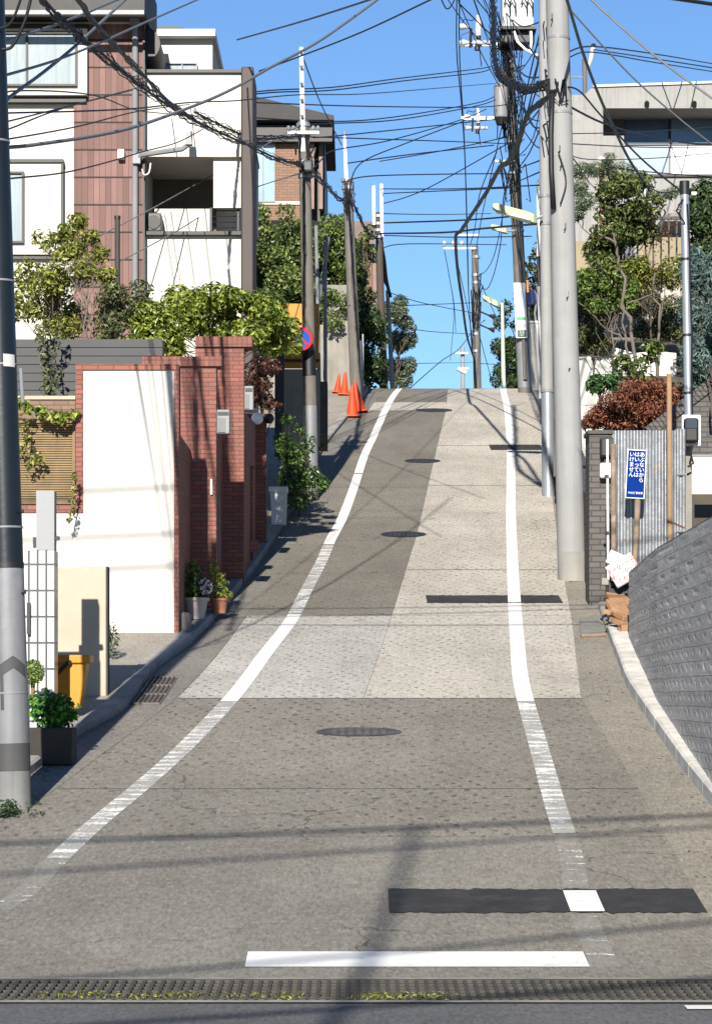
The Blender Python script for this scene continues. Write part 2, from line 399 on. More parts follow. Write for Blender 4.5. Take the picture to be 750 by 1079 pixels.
mb = MB(); strip(mb, dA+.015, dB, XMID, XSR, .004, 2); struct('road_slab', mb, m_ringlane)
for a, b, m in ((649, 546, m_ringdark), (545.5, 515, m_ringgray), (514.5, 433, m_ringdark), (432.6, 424, m_ringlane), (423.6, 409.5, m_ringdark)):
    mb = MB(); strip(mb, GD(a)+.01, GD(b), XGUT, lambda d: XMID(d)-.008, .004); struct('road_slab', mb, m)
mb = MB(); strip(mb, GD(409.5), 110, XGUT, XSR, .004); struct('road_slab', mb, m_ringdark)
for a, b in ((649, 601), (600.5, 512), (511.5, 470), (469.5, 409.5)):
    mb = MB(); strip(mb, GD(a)+.012, GD(b), XMID, XSR, .004); struct('road_slab', mb, m_ringlane)
mb = MB(); strip(mb, D1, 110, XKL, lambda d: XGUT(d)-.012, .004); struct('gutter', mb, m_gutter)
# kerbs and aprons
def kerb(fx, d0, d1, wdt, h, side, joint=1.0):
    mb = MB(); d = d0
    while d < d1-.05:
        e = min(d+joint-.012, d1); ds = [d] + [s for s in ST if d+.01 < s < e-.01] + [e]; vs = []
        for q in ds:
            x = fx(q); z = zr(q); o = wdt*side
            vs += [(x, q, z-.05), (x, q, z+h-.02), (x+.02*side, q, z+h), (x+o, q, z+h), (x+o, q, z-.05)]
        fs = []
        for i in range(len(ds)-1):
            for j in range(4):
                f = (i*5+j, i*5+j+1, (i+1)*5+j+1, (i+1)*5+j); fs.append(f if side > 0 else f[::-1])
        fs += [(0,1,2,3,4), tuple(range(len(vs)-1, len(vs)-6, -1))]
        mb.add(vs, fs); d += joint
    return mb
struct('left_kerb', kerb(XKL, 10.8, 100, .15, .09, -1), m_kerb)
struct('right_kerb', kerb(XKR, GD(905), GD(668), .19, .12, 1, .7), m_kerbw)
struct('right_kerb_upper', kerb(XKR, GD(668)+.01, 100, .12, .05, 1, 1.2), m_kerb)
mb = MB(); strip(mb, 10.8, 100, -14, lambda d: XKL(d)-.152, .08, 6); struct('apron_pavement', mb, m_walk)
# slab joints, markings
def crossline(y0, y1, xl, xr, off=.008): return strip(MB(), GD(y0), GD(y1), xl, xr, off)
mb = MB(); strip(mb, GD(409.6)*0+dA, dA+.02, XGUT, XSR, .006); struct('slab_joint', mb, m_joint)
for y in (832,): mb = MB(); strip(mb, GD(y), GD(y)+.018, XGUT, XSR, .006); struct('slab_joint', mb, m_joint)
lh = .078
for a, b, mt in ((960, 905, m_linefaint), (905, 741, m_lineworn), (740, 648, m_line), (647, 575, m_lineworn), (574, 500, m_line), (499, 409.5, m_line)):
    mb = MB(); strip(mb, GD(a), GD(b)-.004, lambda d: XL(d)-lh, lambda d: XL(d)+lh, .008, 2); struct('left_edge_line', mb, mt)
for a, b, mt in ((1020, 966, m_linefaint), (936, 880, m_linefaint), (879, 741, m_lineworn), (740, 409.5, m_line)):
    mb = MB(); strip(mb, GD(a), GD(b)-.004, lambda d: XR(d)-lh, lambda d: XR(d)+lh, .008, 2); struct('right_edge_line', mb, mt)
mb = MB(); strip(mb, 62.7, 90, lambda d: XR(d)-lh, lambda d: XR(d)+lh, .008); strip(mb, 62.7, 90, lambda d: XL(d)-lh, lambda d: XL(d)+lh, .008); struct('crest_edge_line', mb, m_line)
dS0, dS1 = GD(1020), GD(1004)
mb = MB(); strip(mb, dS0, dS1, X(258, dS0), X(621, dS0), .008, 4); struct('stop_line', mb, m_line)
mb = MB(); strip(mb, GD(1064), GD(1060), X(722, GD(1062)), 3.4, .004); struct('street_edge_line', mb, m_line)
# asphalt trench patches with ragged edges
def ragged(y0, y1, px0, px1, off, seed):
    r = random.Random(seed); a, b = GD(y0), GD(y1); n = 60; vs = []
    for i in range(n+1):
        x = X(px0, a)+(X(px1, a)-X(px0, a))*i/n
        e0 = r.gauss(0, .012) if 0 < i < n else 0; e1 = r.gauss(0, .012) if 0 < i < n else 0
        for k in range(9):
            d = a+e0+(b+e1-a-e0)*k/8; vs.append((x, d, zr(d)+off))
    return MB().add(vs, [(i*9+k, (i+1)*9+k, (i+1)*9+k+1, i*9+k+1) for i in range(n) for k in range(8)])
struct('trench_patch', ragged(963, 938, 410, 745, .010, 3), m_patch)
struct('trench_patch', ragged(636, 628, 450, 593, .010, 4), m_patch)
struct('trench_patch', ragged(474.5, 469, 517, 572, .010, 5), m_patch)
mb = MB(); a, b = GD(962.5), GD(940.5); strip(mb, a, b, X(601, a), X(637, a), .014); struct('right_edge_line', mb, m_line)
mb = MB(); strip(mb, GD(635.5), GD(628.3), lambda d: XR(d)-lh, lambda d: XR(d)+lh, .013); struct('right_edge_line', mb, m_line)
# manhole covers
def manhole(px, py, r, label, sq=1.0):
    c = G(px, py); s = (zr(c.y+.3)-zr(c.y-.3))/.6; nrm = Vector((0, -s, 1)).normalized()
    t = TH('manhole_cover', label, 'manhole', c, 'iron manhole covers in the road'); m_iron = m_iron0 if sq == 1 else M('worn_iron', (.085, .08, .074), .6, .4, 5, .3, fine=50)
    u = Vector((1,0,0)); v = nrm.cross(u)*sq
    def ring(r0, r1, h0, h1, n=40):
        vs = []
        for rr, h in ((r0, h0), (r1, h1)):
            for j in range(n):
                g = 2*math.pi*j/n; vs.append(c+(u*math.cos(g)+v*math.sin(g))*rr+nrm*h)
        return MB().add(vs, [(j, (j+1)%n, n+(j+1)%n, n+j) for j in range(n)][::1] if True else [])
    obj('rim', ring(r-.05, r, .012, .010), m_iron, t)
    mb = MB(); n = 40; mb.add([c+(u*math.cos(2*math.pi*j/n)+v*math.sin(2*math.pi*j/n))*(r-.055)+nrm*.011 for j in range(n)], [tuple(range(n))])
    for i in range(-4, 5):
        for j in range(-4, 5):
            if i*i+j*j < 15: mb.ob(c+u*i*r*.19+v*j*r*.19+nrm*.013, (r*.11, r*.11, .006), Matrix((u, v, nrm)).transposed())
    obj('lid', mb, m_iron, t)
manhole(378, 772, .36, 'dark iron manhole cover nearest the bottom, in the gray concrete below the pale band', .6)
manhole(425, 563.5, .34, 'dark iron manhole cover on the border of the dark and pale lanes, below halfway')
manhole(445, 486, .34, 'dark iron manhole cover in the dark lane halfway up the slope')
manhole(457, 432.5, .42, 'dark iron manhole cover just below the crest of the slope')
# trench drain across the foot of the slope
t = TH('trench_drain', 'long iron grate drain with weeds across the foot of the slope', 'drain', (0, D0, zr(D0)))
mb = MB(); strip(mb, D0, D1, -6, 6, -.035); obj('channel', mb, M('drain_dark', (0.05, 0.048, 0.042), .9), t)
mb = MB(); sz = D1-D0; n = 4
zt = lambda y: zr(D0)+(zr(D1)-zr(D0))*(y-D0)/sz
def sloped(mb, x0, x1, y0, y1, h0, h1): return mb.add([(x, y, zt(y)+h) for x in (x0, x1) for y in (y0, y1) for h in (h0, h1)], [(0,1,3,2), (4,6,7,5), (0,4,5,1), (2,3,7,6), (1,5,7,3), (0,2,6,4)])
x = -6
while x < 6: sloped(mb, x, x+.02, D0+.02, D1-.01, -.03, .006); x += .05
for k in range(7): y = D0+.02+(sz-.05)*k/6; sloped(mb, -6, 6, y, y+.022, -.03, .009 if k in (0, 6) else .002)
m_grate = M('drain_grating', (.06, .055, .048), .8, .4, 6, .2, fine=60, stain=(.05, .04, .03))
obj('grating', mb, m_grate, t)
mb = MB(); strip(mb, D0-.07, D0, -6, 6, .006); strip(mb, D1, D1+.035, -6, 6, .008); obj('drain_frame', mb, M('drain_rim', (0.26, 0.24, 0.21), .9, .4, 3, stain=(.08,.075,.06)), t)
# gutter grate by the driveway
c = G(160, 728); 
t = TH('gutter_grate', 'slatted dark gutter grate beside the kerb near the yellow bin', 'drain grate', c)
mb = MB(); d0, d1 = GD(743), GD(715)
for i in range(6):
    o = i*.042
    ds = [d0, (d0+d1)/2, d1]
    mb.tube([(XKL(d)+.03+o, d, zr(d)+.014) for d in ds], .012, 6)
mb2 = MB(); strip(mb2, d0, d1, lambda d: XKL(d)+.01, lambda d: XKL(d)+.28, .007); obj('sump', mb2, m_joint, t)
for k in range(4):
    d = d0+(d1-d0)*k/3; mb.ob((XKL(d)+.14, d, zr(d)+.014), (.26, .02, .02))
obj('grating', mb, M('grate_rust', (.10, .08, .07), .7, .4, 6), t)

# fallen leaves and grit along the kerbs
rl = random.Random(77); mb = MB()
for _ in range(260):
    d = rl.uniform(13.5, 45); x = XKR(d)-abs(rl.gauss(0, .22))-.03 if rl.random() < .6 else XKL(d)+abs(rl.gauss(0, .2))+.03
    c = Vector((x, d, zr(d)+.012)); g = rl.uniform(0, 6.28); s_ = rl.uniform(.008, .028)
    u = Vector((math.cos(g), math.sin(g), .15))*s_; v = Vector((-math.sin(g), math.cos(g), rl.uniform(-.3, .5)))*s_*.5
    mb.add([c-u, c+v, c+u, c-v], [(0,1,2,3)])
o = obj('leaf_litter', mb, LEAF('dry_leaf', (.05, .035, .02), (.20, .12, .05), (.36, .27, .14), .8, .1), kind='stuff'); tag(o, 'scattered dry leaves and grit along both kerbs', 'litter')
# ================================================================== left side of the street
m_plaster = M('white_plaster', (.46, .44, .405), .85, .07, 1.5, fine=50, bstr=.15, stain=(.40, .375, .335), streak=.06)
m_house = M('house_plaster', (.47, .445, .40), .85, .07, .8, fine=30, bstr=.1, streak=.08)
m_tan = M('tan_render', (0.36, 0.305, 0.235), .9, .12, 2, fine=45, bstr=.3, stain=(.38, .33, .26))
m_brick = BRICK('red_brick', (.245, .083, .06), (.165, .053, .04), (.06, .045, .038), .17, .052, .006)
m_soldier = BRICK('red_brick_soldier', (.24, .08, .06), (.17, .054, .04), (.06, .045, .038), .22, .062, .006, off=0, vert=True)
m_tile = BRICK('brown_wall_tile', (.215, .12, .105), (.115, .062, .053), (.018, .012, .011), .085, .40, .0025, off=0.0, bstr=.5, var=.45, band=.06)
m_wtile = BRICK('white_wall_tile', (.50, .50, .49), (.46, .46, .45), (.03, .03, .03), .072, .215, .009, off=0, rough=.25, var=.05)
m_brown = M('dark_brown_metal', (0.013, 0.009, 0.008), .5, .15, 3)
m_pillar = M('brown_pillar', (0.04, 0.026, 0.025), .6, .2, 2)
m_soffit = M('dark_soffit', (0.055, 0.052, 0.05), .7, .15, 3, streak=.2)
m_gutterpipe = M('gray_drainpipe', (0.17, 0.175, 0.185), .45, .12, 2, streak=.3)
m_gslat = M('gray_fence_slat', (0.032, 0.032, 0.035), .6, .15, 2)
m_bamboo = M('bamboo_strip', (0.2, 0.135, 0.062), .7, .35, 6, stain=(.22, .15, .08))
m_wood = M('weathered_wood', (0.19, 0.125, 0.07), .85, .3, 5, streak=.4)
m_white = M('white_paint', (.66, .66, .65), .5, .06, 3, streak=.1)
m_gray = M('gray_metal', (0.16, 0.168, 0.18), .5, .15, 4)
m_black = M('black_plastic', (0.008, 0.008, 0.009), .5, .2, 6)
m_conc = M('old_concrete', (0.21, 0.195, 0.17), .9, .25, 1.5, fine=40, streak=.5, stain=(.17, .16, .14))
m_concd = M('dark_concrete', (0.07, 0.065, 0.06), .9, .3, 2, fine=40, streak=.5, stain=(.08, .08, .07))
m_curtain = CURTAIN('white_curtain', (0.2, 0.25, 0.27))
m_glassb = GLASS('window_glass', (.07, .10, .14))
m_yellow = M('yellow_plastic', (0.4, 0.175, 0.004), .4, .1, 3)
m_sheet = M('orange_yellow_sheet', (0.4, 0.165, 0.01), .6, .12, 3)
m_orange = M('cone_orange', (0.5, 0.045, 0.006), .5, .1, 3)

def window(name, par, px0, py0, px1, py1, d, mull=(), fm=m_brown, pane=m_curtain, fw=2.2, dep=.1):
    mb = MB(); k = fw
    mb.pb(px0, py0, px1, py0+k, d-.05, dep); mb.pb(px0, py1-k, px1, py1, d-.05, dep)
    mb.pb(px0, py0+k, px0+k, py1-k, d-.05, dep); mb.pb(px1-k, py0+k, px1, py1-k, d-.05, dep)
    for m in mull: mb.pb(m-k/2, py0+k, m+k/2, py1-k, d-.045, dep-.01)
    fr = obj(name, mb, fm, par); sp = SUB(fr, par)
    obj('pane', MB().pb(px0+k, py0+k, px1-k, py1-k, d-.01, .02), pane, sp)
    return fr

# ---- white tile gate wall, bin, planter, tan wall
d = 20.3
t = TH('tiled_gate_wall', 'narrow white tiled gate wall with a pale gray post behind the near utility pole', 'wall', P(40, 760, d))
obj('wall', MB().pb(-30, 580, 58, 775, d, .22), m_wtile, t)
obj('post', MB().pb(38.5, 517, 57.5, 579.5, d+.02, .16), M('post_gray', (0.2, 0.205, 0.215), .5, .05), t)
obj('bracket', MB().pb(58, 565, 62.5, 569, d+.05, .06).pb(35, 566, 38.2, 577, d+.05, .06), m_black, t)
obj('light_box', MB().pb(28.5, 635, 32, 668, d-.05, .049), m_black, t)
d = 20.9; b = P(78, 748, d)
t = TH('waste_bin', 'yellow plastic waste bin with a dark handle in front of the tan wall', 'bin', b)
def taper(px0, px1, py0, qx0, qx1, py1, d, dep, mb=None):
    a = [(X(qx0,d), Z(py1,d)), (X(qx1,d), Z(py1,d)), (X(px1,d), Z(py0,d)), (X(px0,d), Z(py0,d))]
    return (mb or MB()).prism(a, d, d+dep)
obj('body', taper(59, 91.5, 697, 61, 84, 747, d, .28), m_yellow, t, bev=.015)
obj('rim', MB().pb(57.5, 690, 95, 699, d-.03, .34), m_yellow, t, bev=.012)
mb = MB(); mb.tube([P(60, 710, d-.04), P(73, 698, d-.05)], .018, 8); mb.tube([P(73, 698, d-.05), P(75, 697, d)], .018, 8); obj('handle', mb, m_black, t)
d = 22.2
t = TH('render_wall', 'tan rendered wall end behind the yellow bin', 'wall', P(86, 748, d))
obj('wall', MB().pb(-40, 598, 112, 765, d, .18), m_tan, t, bev=.01)
obj('edge_strip', MB().pb(112.1, 597, 113.6, 760, d-.01, .19), m_concd, t)
m_pbox = M('planter_dark', (.03, .027, .024), .9, .3, 3)
d = 19.2
t = TH('planter', 'low dark planter of parsley green leaves beside the near utility pole', 'planter', P(50, 800, d))
obj('box', MB().pb(25, 767, 76, 806, d, .35), m_pbox, t, bev=.015)
r = random.Random(3); mb = MB()
leaves(mb, blobfill(36, 740, 72, 764, d+.12, .2, 12, 13, r), 900, .05, r, .7, .4, .9)
obj('foliage', mb, LEAF('parsley_leaf', (.02,.07,.012), (.05,.16,.02), (.12,.28,.04)), t)
t = TH('shrub', 'small round clipped shrub beside the near utility pole', 'shrub', P(35, 720, 19.9))
mb = MB(); q = P(35, 708, 19.8); leaves(mb, [(q.x, q.y, q.z, .09, .09, .1)], 700, .03, r, .6, .7, .5); obj('crown', mb, LEAF('clipped_leaf', (.06,.10,.02), (.13,.20,.04), (.25,.32,.09)), t)
obj('stem', MB().tube([P(35, 745, 19.85), P(35, 708, 19.85)], .02, 6), m_wood, t)

# ---- white garden wall edged in brick
d = 26.6
t = TH('garden_wall', 'blank white plaster garden wall edged with red brick', 'wall', P(135, 690, d))
L = lambda pts: [(X(a, d), Z(b_, d)) for a, b_ in pts]
mb = MB(); mb.prism(L([(-60, 720), (183.5, 720), (183.5, 390), (88, 390), (88, 540.3), (-60, 540.3)]), d, d+.24); obj('plaster', mb, m_plaster, t)
mb = MB(); mb.pb(80, 383.5, 188.5, 389.8, d-.02, .28); mb.pb(80, 390, 87.8, 540, d-.02, .28); mb.pb(183.7, 390, 188.5, 700, d-.02, .28); mb.pb(-60, 532, 79.8, 540, d-.02, .28)
obj('brick_edging', mb, m_brick, t)
x0 = X(188.5, d)
def return_wall(par, x, da, db, za, zb):
    mb = MB(); y0, y1 = da, db
    vs = [(x-.12, y0, zr(y0)-.2), (x, y0, zr(y0)-.2), (x, y0, za), (x-.12, y0, za), (x-.12, y1, zr(y1)-.2), (x, y1, zr(y1)-.2), (x, y1, zb), (x-.12, y1, zb)]
    mb.add(vs, [(0,1,2,3), (7,6,5,4), (1,5,6,2), (0,3,7,4), (3,2,6,7)]); return obj('side_wall', mb, m_brick, par)
return_wall(t, x0-.003, d+.262, 28.59, 4.36, 4.36)
# bamboo screen
d = 26.75
t = TH('bamboo_screen', 'slatted bamboo screen fence in a wooden frame beside the white garden wall', 'fence', P(50, 532, d))
mb = MB(); y = 446
while y < 527: mb.pb(-60, y, 79, y+1.7, d, .02); y += 2.5
obj('slats', mb, m_bamboo, t)
obj('frame', MB().pb(-60, 441.5, 79.5, 445.5, d-.03, .08).pb(-60, 526.5, 79.5, 531, d-.03, .08).pb(76.5, 445.6, 79.5, 526.4, d-.03, .08), m_wood, t)
obj('backing', MB().pb(-60, 446, 79, 526, d+.04, .02), m_brown, t)
d = 27.6
t = TH('block_wall', 'low pale brick wall behind the bamboo screen', 'wall', P(50, 540, d))
obj('wall', MB().pb(-60, 421, 79.5, 540, d, .15), BRICK('pale_brick', (.21, .13, .09), (.155, .09, .065), (.08, .06, .045), .16, .05), t)
obj('coping', MB().pb(-60, 417, 79.5, 420.8, d-.02, .19), m_tan, t)
d = 29.2
t = TH('slat_fence', 'dark gray horizontal slat fence above the white garden wall', 'fence', P(90, 420, d))
mb = MB(); y = 357.5
while y < 420: mb.pb(-60, y, 171, y+8.3, d, .03); y += 9.0
obj('slats', mb, m_gslat, t)
obj('backing', MB().pb(-60, 360, 170, 419, d+.1, .02), m_black, t)
for px in (-20, 60, 120, 168): obj('post', MB().pb(px, 358, px+4, 470, d+.035, .06), m_gslat, t)

# ---- stepped red brick walls
W = []
def brickwall(label, d, px0, px1, ytop, cap, capx, ybot, kids):
    t = TH('brick_wall', label, 'wall', P((px0+px1)/2, ybot, d), 'stepped red brick walls')
    obj('wall', MB().pb(px0, ytop+cap, px1, ybot+40, d, .24), m_brick, t)
    obj('coping', MB().pb(capx[0], ytop, capx[1], ytop+cap-.1, d-.04, .32), m_soldier, t, bev=.006)
    for k in kids: k(t)
    return t
brickwall('low red brick wall directly behind the white garden wall', 28.6, 150, 228, 375.5, 10.5, (150, 233.5), 620,
    [lambda t: return_wall(t, X(221, 28.6), 28.85, 31.38, 4.52, 4.88), lambda t: obj('name_plate', MB().pb(221.8, 505, 223.8, 521, 28.56, .02), m_white, t)])
brickwall('tallest red brick wall with a wide coping under the bright bush', 31.4, 206, 257, 354.5, 11, (206, 266), 600,
    [lambda t: return_wall(t, X(257, 31.4), 31.65, 35.18, 5.15, 5.4)])
brickwall('red brick wall end carrying the round white lamp', 35.2, 240, 280.5, 436, 4, (240, 281), 590, [])
d = 33.3
t = TH('brick_pillar', 'slim red brick pillar below the round white lamp', 'pillar', P(263, 575, d))
obj('shaft', MB().pb(259, 494, 266.5, 590, d, .12), m_brick, t); obj('cap', MB().pb(258.4, 491, 267.2, 493.9, d-.01, .14), m_concd, t)
obj('step', MB().pb(257, 569, 272, 582, d-.1, .095), BRICK('step_brick', (.35,.12,.09), (.28,.09,.07), (.1,.08,.07), .2, .06), t)
obj('rail_post', MB().tube([P(231, 590, 30.5), P(231, 525, 30.5)], .012, 6), m_gray, None); tag(bpy.context.scene.objects['rail_post'], 'thin gray metal post in the shaded gap between brick walls', 'post')
def mailbox(label, px0, py0, px1, py1, d):
    t = TH('mailbox', label, 'mailbox', P((px0+px1)/2, py1, d), 'gray mailboxes on the brick walls')
    obj('body', MB().pb(px0, py0, px1, py1, d-.2, .199), m_gray, t, bev=.01)
    obj('door', MB().pb(px0+1, py0+9, px1-4.5, py1-1.5, d-.212, .011), M('mailbox_door', (0.1, 0.1, 0.105), .35), t)
    obj('slot', MB().pb(px0+1, py0+2.5, px1-1, py0+6, d-.208, .007), m_black, t)
mailbox('gray mailbox on the low brick wall nearest the white garden wall', 228.4, 431.5, 242, 457, 28.7)
mailbox('upright gray mailbox on the tallest brick wall near the lamp', 257.5, 406.5, 267, 432, 31.5)
t = TH('wall_lamp', 'round white globe lamp on the brick wall end', 'lamp', P(271, 441, 35.1))
q = P(271, 441, 35.02); obj('globe', MB().ball(q, .085, 16), m_white, t, True); obj('mount', MB().cyl(q, q+Vector((0, .17, 0)), .05, 12), m_black, t)
obj('side_globe', MB().ball(P(283.5, 441, 35.1), .075, 14), m_black, t, True)
# flower pots
def pot(name, label, px, py, r0, r1, h, d, mat):
    b = P(px, py, d); b.z = zr(d)+.08
    t = TH(name, label, 'flower pot', b)
    mb = MB(); mb.tube([b+Vector((0,0,z)) for z in (0, h*.5, h*.86)], [r0, (r0+r1)/2, r1*.97], 18); obj('pot', mb, mat, t, 2)
    mb = MB(); mb.tube([b+Vector((0,0,h*.85)), b+Vector((0,0,h))], [r1*1.1, r1*1.12], 18); obj('rim', mb, mat, t, 2)
    return t, b
r = random.Random(11)
lf = LEAF('pot_leaf', (.02,.05,.012), (.05,.11,.02), (.16,.24,.05))
t, b = pot('flower_pot', 'pale pot with white and lilac flowers beside the white garden wall', 206, 634, .10, .145, .24, 27.7, M('pot_pale', (.42, .36, .32), .8, .2, 5))
mb = MB(); leaves(mb, [(b.x, b.y, b.z+.34, .16, .14, .15), (b.x-.02, b.y, b.z+.5, .1, .1, .15)], 700, .05, r); obj('plant', mb, lf, t)
mb = MB(); leaves(mb, [(b.x+.12, b.y-.08, b.z+.36, .08, .05, .09)], 50, .045, r, .9, .6, .2); obj('blossoms', mb, LEAF('white_petal', (.5,.42,.6), (.75,.7,.8), (.85,.85,.85)), t)
t, b = pot('flower_pot', 'small terracotta pot with yellowish leaves behind the pale pot', 231, 618, .075, .10, .17, 28.2, M('terracotta', (.42, .17, .10), .8, .2, 5))
mb = MB(); leaves(mb, [(b.x, b.y, b.z+.3, .1, .1, .18), (b.x-.06, b.y, b.z+.5, .05, .05, .14), (b.x+.08, b.y, b.z+.2, .08, .06, .06)], 300, .05, r); obj('plant', mb, LEAF('yellow_leaf', (.07,.11,.02), (.25,.30,.04), (.5,.5,.08)), t)
obj('rubble', MB().ob(P(192, 658, 26.9)+Vector((0,0,.02)), (.2, .25, .22)), m_conc, None, bev=.04); tag(SC.objects['rubble'], 'wedge of gray concrete at the foot of the white garden wall', 'concrete block'); SC.objects['rubble'].name = 'concrete_wedge'
# white bin
d = 36.2; b = P(293, 552, d); b.z = zr(d)+.08
t = TH('dust_bin', 'pale gray lidded bin standing by the kerb beside the bush', 'bin', b)
obj('body', taper(284.8, 302, 518, 286.3, 301, 553, d, .28), M('bin_gray', (0.36, 0.38, 0.38), .5, .08), t, bev=.012)
obj('lid', MB().pb(283, 512.5, 303.2, 518.2, d-.03, .34), M('bin_lid', (0.42, 0.44, 0.44), .5, .06), t, bev=.015)

# ---- white house with brown tiles
d = 36.0
t = TH('white_house', 'white plaster house with brown tiled column and a balcony', 'house', P(100, 420, d)); H = t
mb = MB(); mb.pb(-160, 12, 151, 420, d, 8); obj('wall', mb, m_house, t)
obj('bay', MB().pb(-160, 29.5, 92, 100, d-.22, .218), m_house, t)
obj('bay_trim_and_shade', MB().pb(-160, 25.5, 92.6, 29.4, d-.25, .248).pb(-160, 100.1, 91, 107.5, d-.14, .138), m_brown, t)  # brown top trim; the lower dark strip stands for shade under the bay
window('window', t, 1, 33, 81.5, 90.5, d-.225, (28.5,))
obj('panel', MB().pb(-160, 171, 64.5, 268, d-.12, .118), m_house, t)
obj('panel_trim', MB().pb(-160, 167.5, 67, 170.9, d-.16, .158).pb(64.7, 171, 66.8, 268, d-.14, .138).pb(-160, 268.1, 64, 273, d-.08, .078), m_brown, t)
window('window', t, -60, 180.5, 25.5, 256, d-.13, (-10,))
mb = MB(); mb.pb(92.4, 25, 151, 103, d-.08, .078); mb.pb(78, 103.1, 151, 420, d-.08, .078); obj('tile_column', mb, m_tile, t)
obj('eave', MB().pb(-160, -40, 152.5, 11, d-.7, 2.2), m_soffit, t)
obj('eave_gutter', MB().pb(-160, 10.5, 152, 15, d-.82, .115), m_gutterpipe, t)
obj('eave_band', MB().pb(-160, 14.5, 150, 25, d-.1, .098), m_plaster, t)
mb = MB(); mb.pb(136.5, 12, 146.5, 24, d-.3, .2); mb.tube([P(142.5, 24, d-.16), P(142.5, 330, d-.16)], .043, 10)
mb.tube([P(143, 168, d-.2), P(150, 163, d-.25), P(192, 157, d-.25), P(198, 153, d-.25), P(199, 146, d-.25)], .04, 8); mb.pb(195.5, 138, 202.5, 152, d-.32, .14); mb.pb(140, 161, 148, 172, d-.26, .12)
obj('downpipe', mb, m_gutterpipe, t)
obj('junction_box', MB().pb(124, 157, 131, 167, d-.2, .118), m_white, t, bev=.01)
# balcony volume
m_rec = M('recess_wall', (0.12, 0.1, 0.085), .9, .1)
mb = MB(); mb.pb(152.5, 76.5, 254, 165, d+.1, 6.5); mb.pb(152.5, 247.5, 254, 420, d+.1, 6.5); mb.pb(152.5, 165, 254, 247.5, d+2.6, 4.0)
obj('balcony_block', mb, m_house, t)
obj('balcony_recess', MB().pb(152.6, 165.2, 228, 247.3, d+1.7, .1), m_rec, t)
mb = MB(); mb.pb(225, 165.2, 253.9, 219, d+.2, .1); obj('balcony_lit_wall', mb, m_house, t)  # right part of the back wall, set forward so the sun reaches it
obj('balcony_parapet', MB().pb(163, 220, 221, 244, d+.55, .12), m_house, t)
obj('sill', MB().pb(152.5, 243.5, 254, 247.3, d, .6), m_brown, t); obj('coping', MB().pb(152.5, 73, 255, 76.3, d+.04, 6.6), m_brown, t)
mb = MB()
for y in (222, 228, 234, 240): mb.tube([P(222, y, d+.3), P(253, y, d+.3)], .008, 6)
mb.pb(221, 219, 223.5, 243, d+.28, .04); mb.pb(250, 219, 252, 243, d+.28, .04); obj('railing', mb, m_black, t)
obj('pillar', MB().pb(254.3, 70, 267, 420, d-.05, 1.2), m_pillar, t, bev=.02)
obj('wall_edge', MB().pb(150.5, 12, 152.8, 420, d-.12, .1), m_brown, t)
mb = MB(); mb.prism([(X(168, d)*1 - .255+.255*math.sin(a), Z(43, d)-.255*math.cos(a)) for a in [math.pi*i/16 for i in range(17)]], d+.15, d+1.2); obj('round_canopy', mb, m_brown, t)
obj('penthouse', MB().pb(150, 38, 224, 100, d+2.5, 3), m_house, t)
obj('penthouse_roof', MB().pb(146, 30.5, 227, 37.5, d+2.3, 3.4), M('light_roof', (.62, .63, .64), .6), t)
window('window', t, 156, 65, 169, 76, d+2.45, (), m_gray, m_glassb, 1.2); window('window', t, 174, 66, 208, 76, d+2.45, (192,), m_gray, m_curtain, 1.2)
obj('roof_panel', MB().pb(165, 27.5, 192, 30.4, d+2.6, 1.5), m_black, t)
t = TH('outdoor_unit', 'dark air conditioner unit on the white balcony', 'air conditioner', P(161, 246, d+.5))
obj('casing', MB().pb(153, 224, 170, 243.4, d+.2, .3), M('unit_dark', (.07, .07, .07), .5), t, bev=.02); obj('fan_guard', MB().disc(P(162, 234, d+.19), .1, (0,1,0), .02), m_black, t)
t = TH('flue_post', 'dark round post rising from the bushes before the tiled column', 'post', P(124, 330, 33))
obj('post', MB().tube([P(124, 350, 33), P(124, 231, 33)], .036, 12), M('post_brown', (0.035, 0.03, 0.026), .7), t, 2); obj('cap', MB().tube([P(124, 231, 33), P(124, 227.5, 33)], .042, 12), m_brown, t, 2)

# ---- brown building beyond
d = 68
t = TH('brown_house', 'brown brick house with a dark sloping roof behind the ivy hedge', 'house', P(290, 340, d))
m_bb = BRICK('tan_brick', (.21, .122, .08), (.165, .095, .062), (.11, .07, .05), .22, .075, .008, var=.15)
mb = MB(); mb.pb(230, 148, 327, 360, d, 5); obj('wall', mb, m_bb, t)
obj('side_wall', MB().pb(327.2, 140, 342, 360, d+.8, 8), m_brown, t)
mb = MB(); mb.pb(327.2, 128, 331, 220, d-.02, .25); mb.pb(336, 128, 340, 220, d+.3, .3); obj('corner_post', mb, M('brown_post', (.20, .13, .11), .7), t)
q = [(X(220, d), Z(131.5, d)), (X(352, d), Z(131.5, d)), (X(352, d), Z(127, d)), (X(266, d), Z(106, d)), (X(220, d), Z(104, d))]
obj('roof', MB().prism(q, d-.6, d+6), M('dark_roof', (0.03, 0.026, 0.028), .7, .2, 4), t)
obj('soffit', MB().pb(230, 132, 350, 149, d-.3, .295), m_brown, t)
obj('belt', MB().pb(232, 212, 326, 215.5, d-.04, .039), m_plaster, t)
window('window', t, 262, 151, 290, 213, d-.02, (277,), m_gray, GLASS('sky_glass', (.25, .36, .46)), 1.6)
d = 84
t = TH('far_house', 'small brown roofed house beyond the ivy hedge', 'house', P(380, 330, d))
obj('wall', MB().pb(372, 256, 392, 340, d, 4), m_bb, t); obj('roof', MB().pb(356, 233, 395, 257, d-.5, 5), M('roof_far', (.15, .11, .095), .8), t)
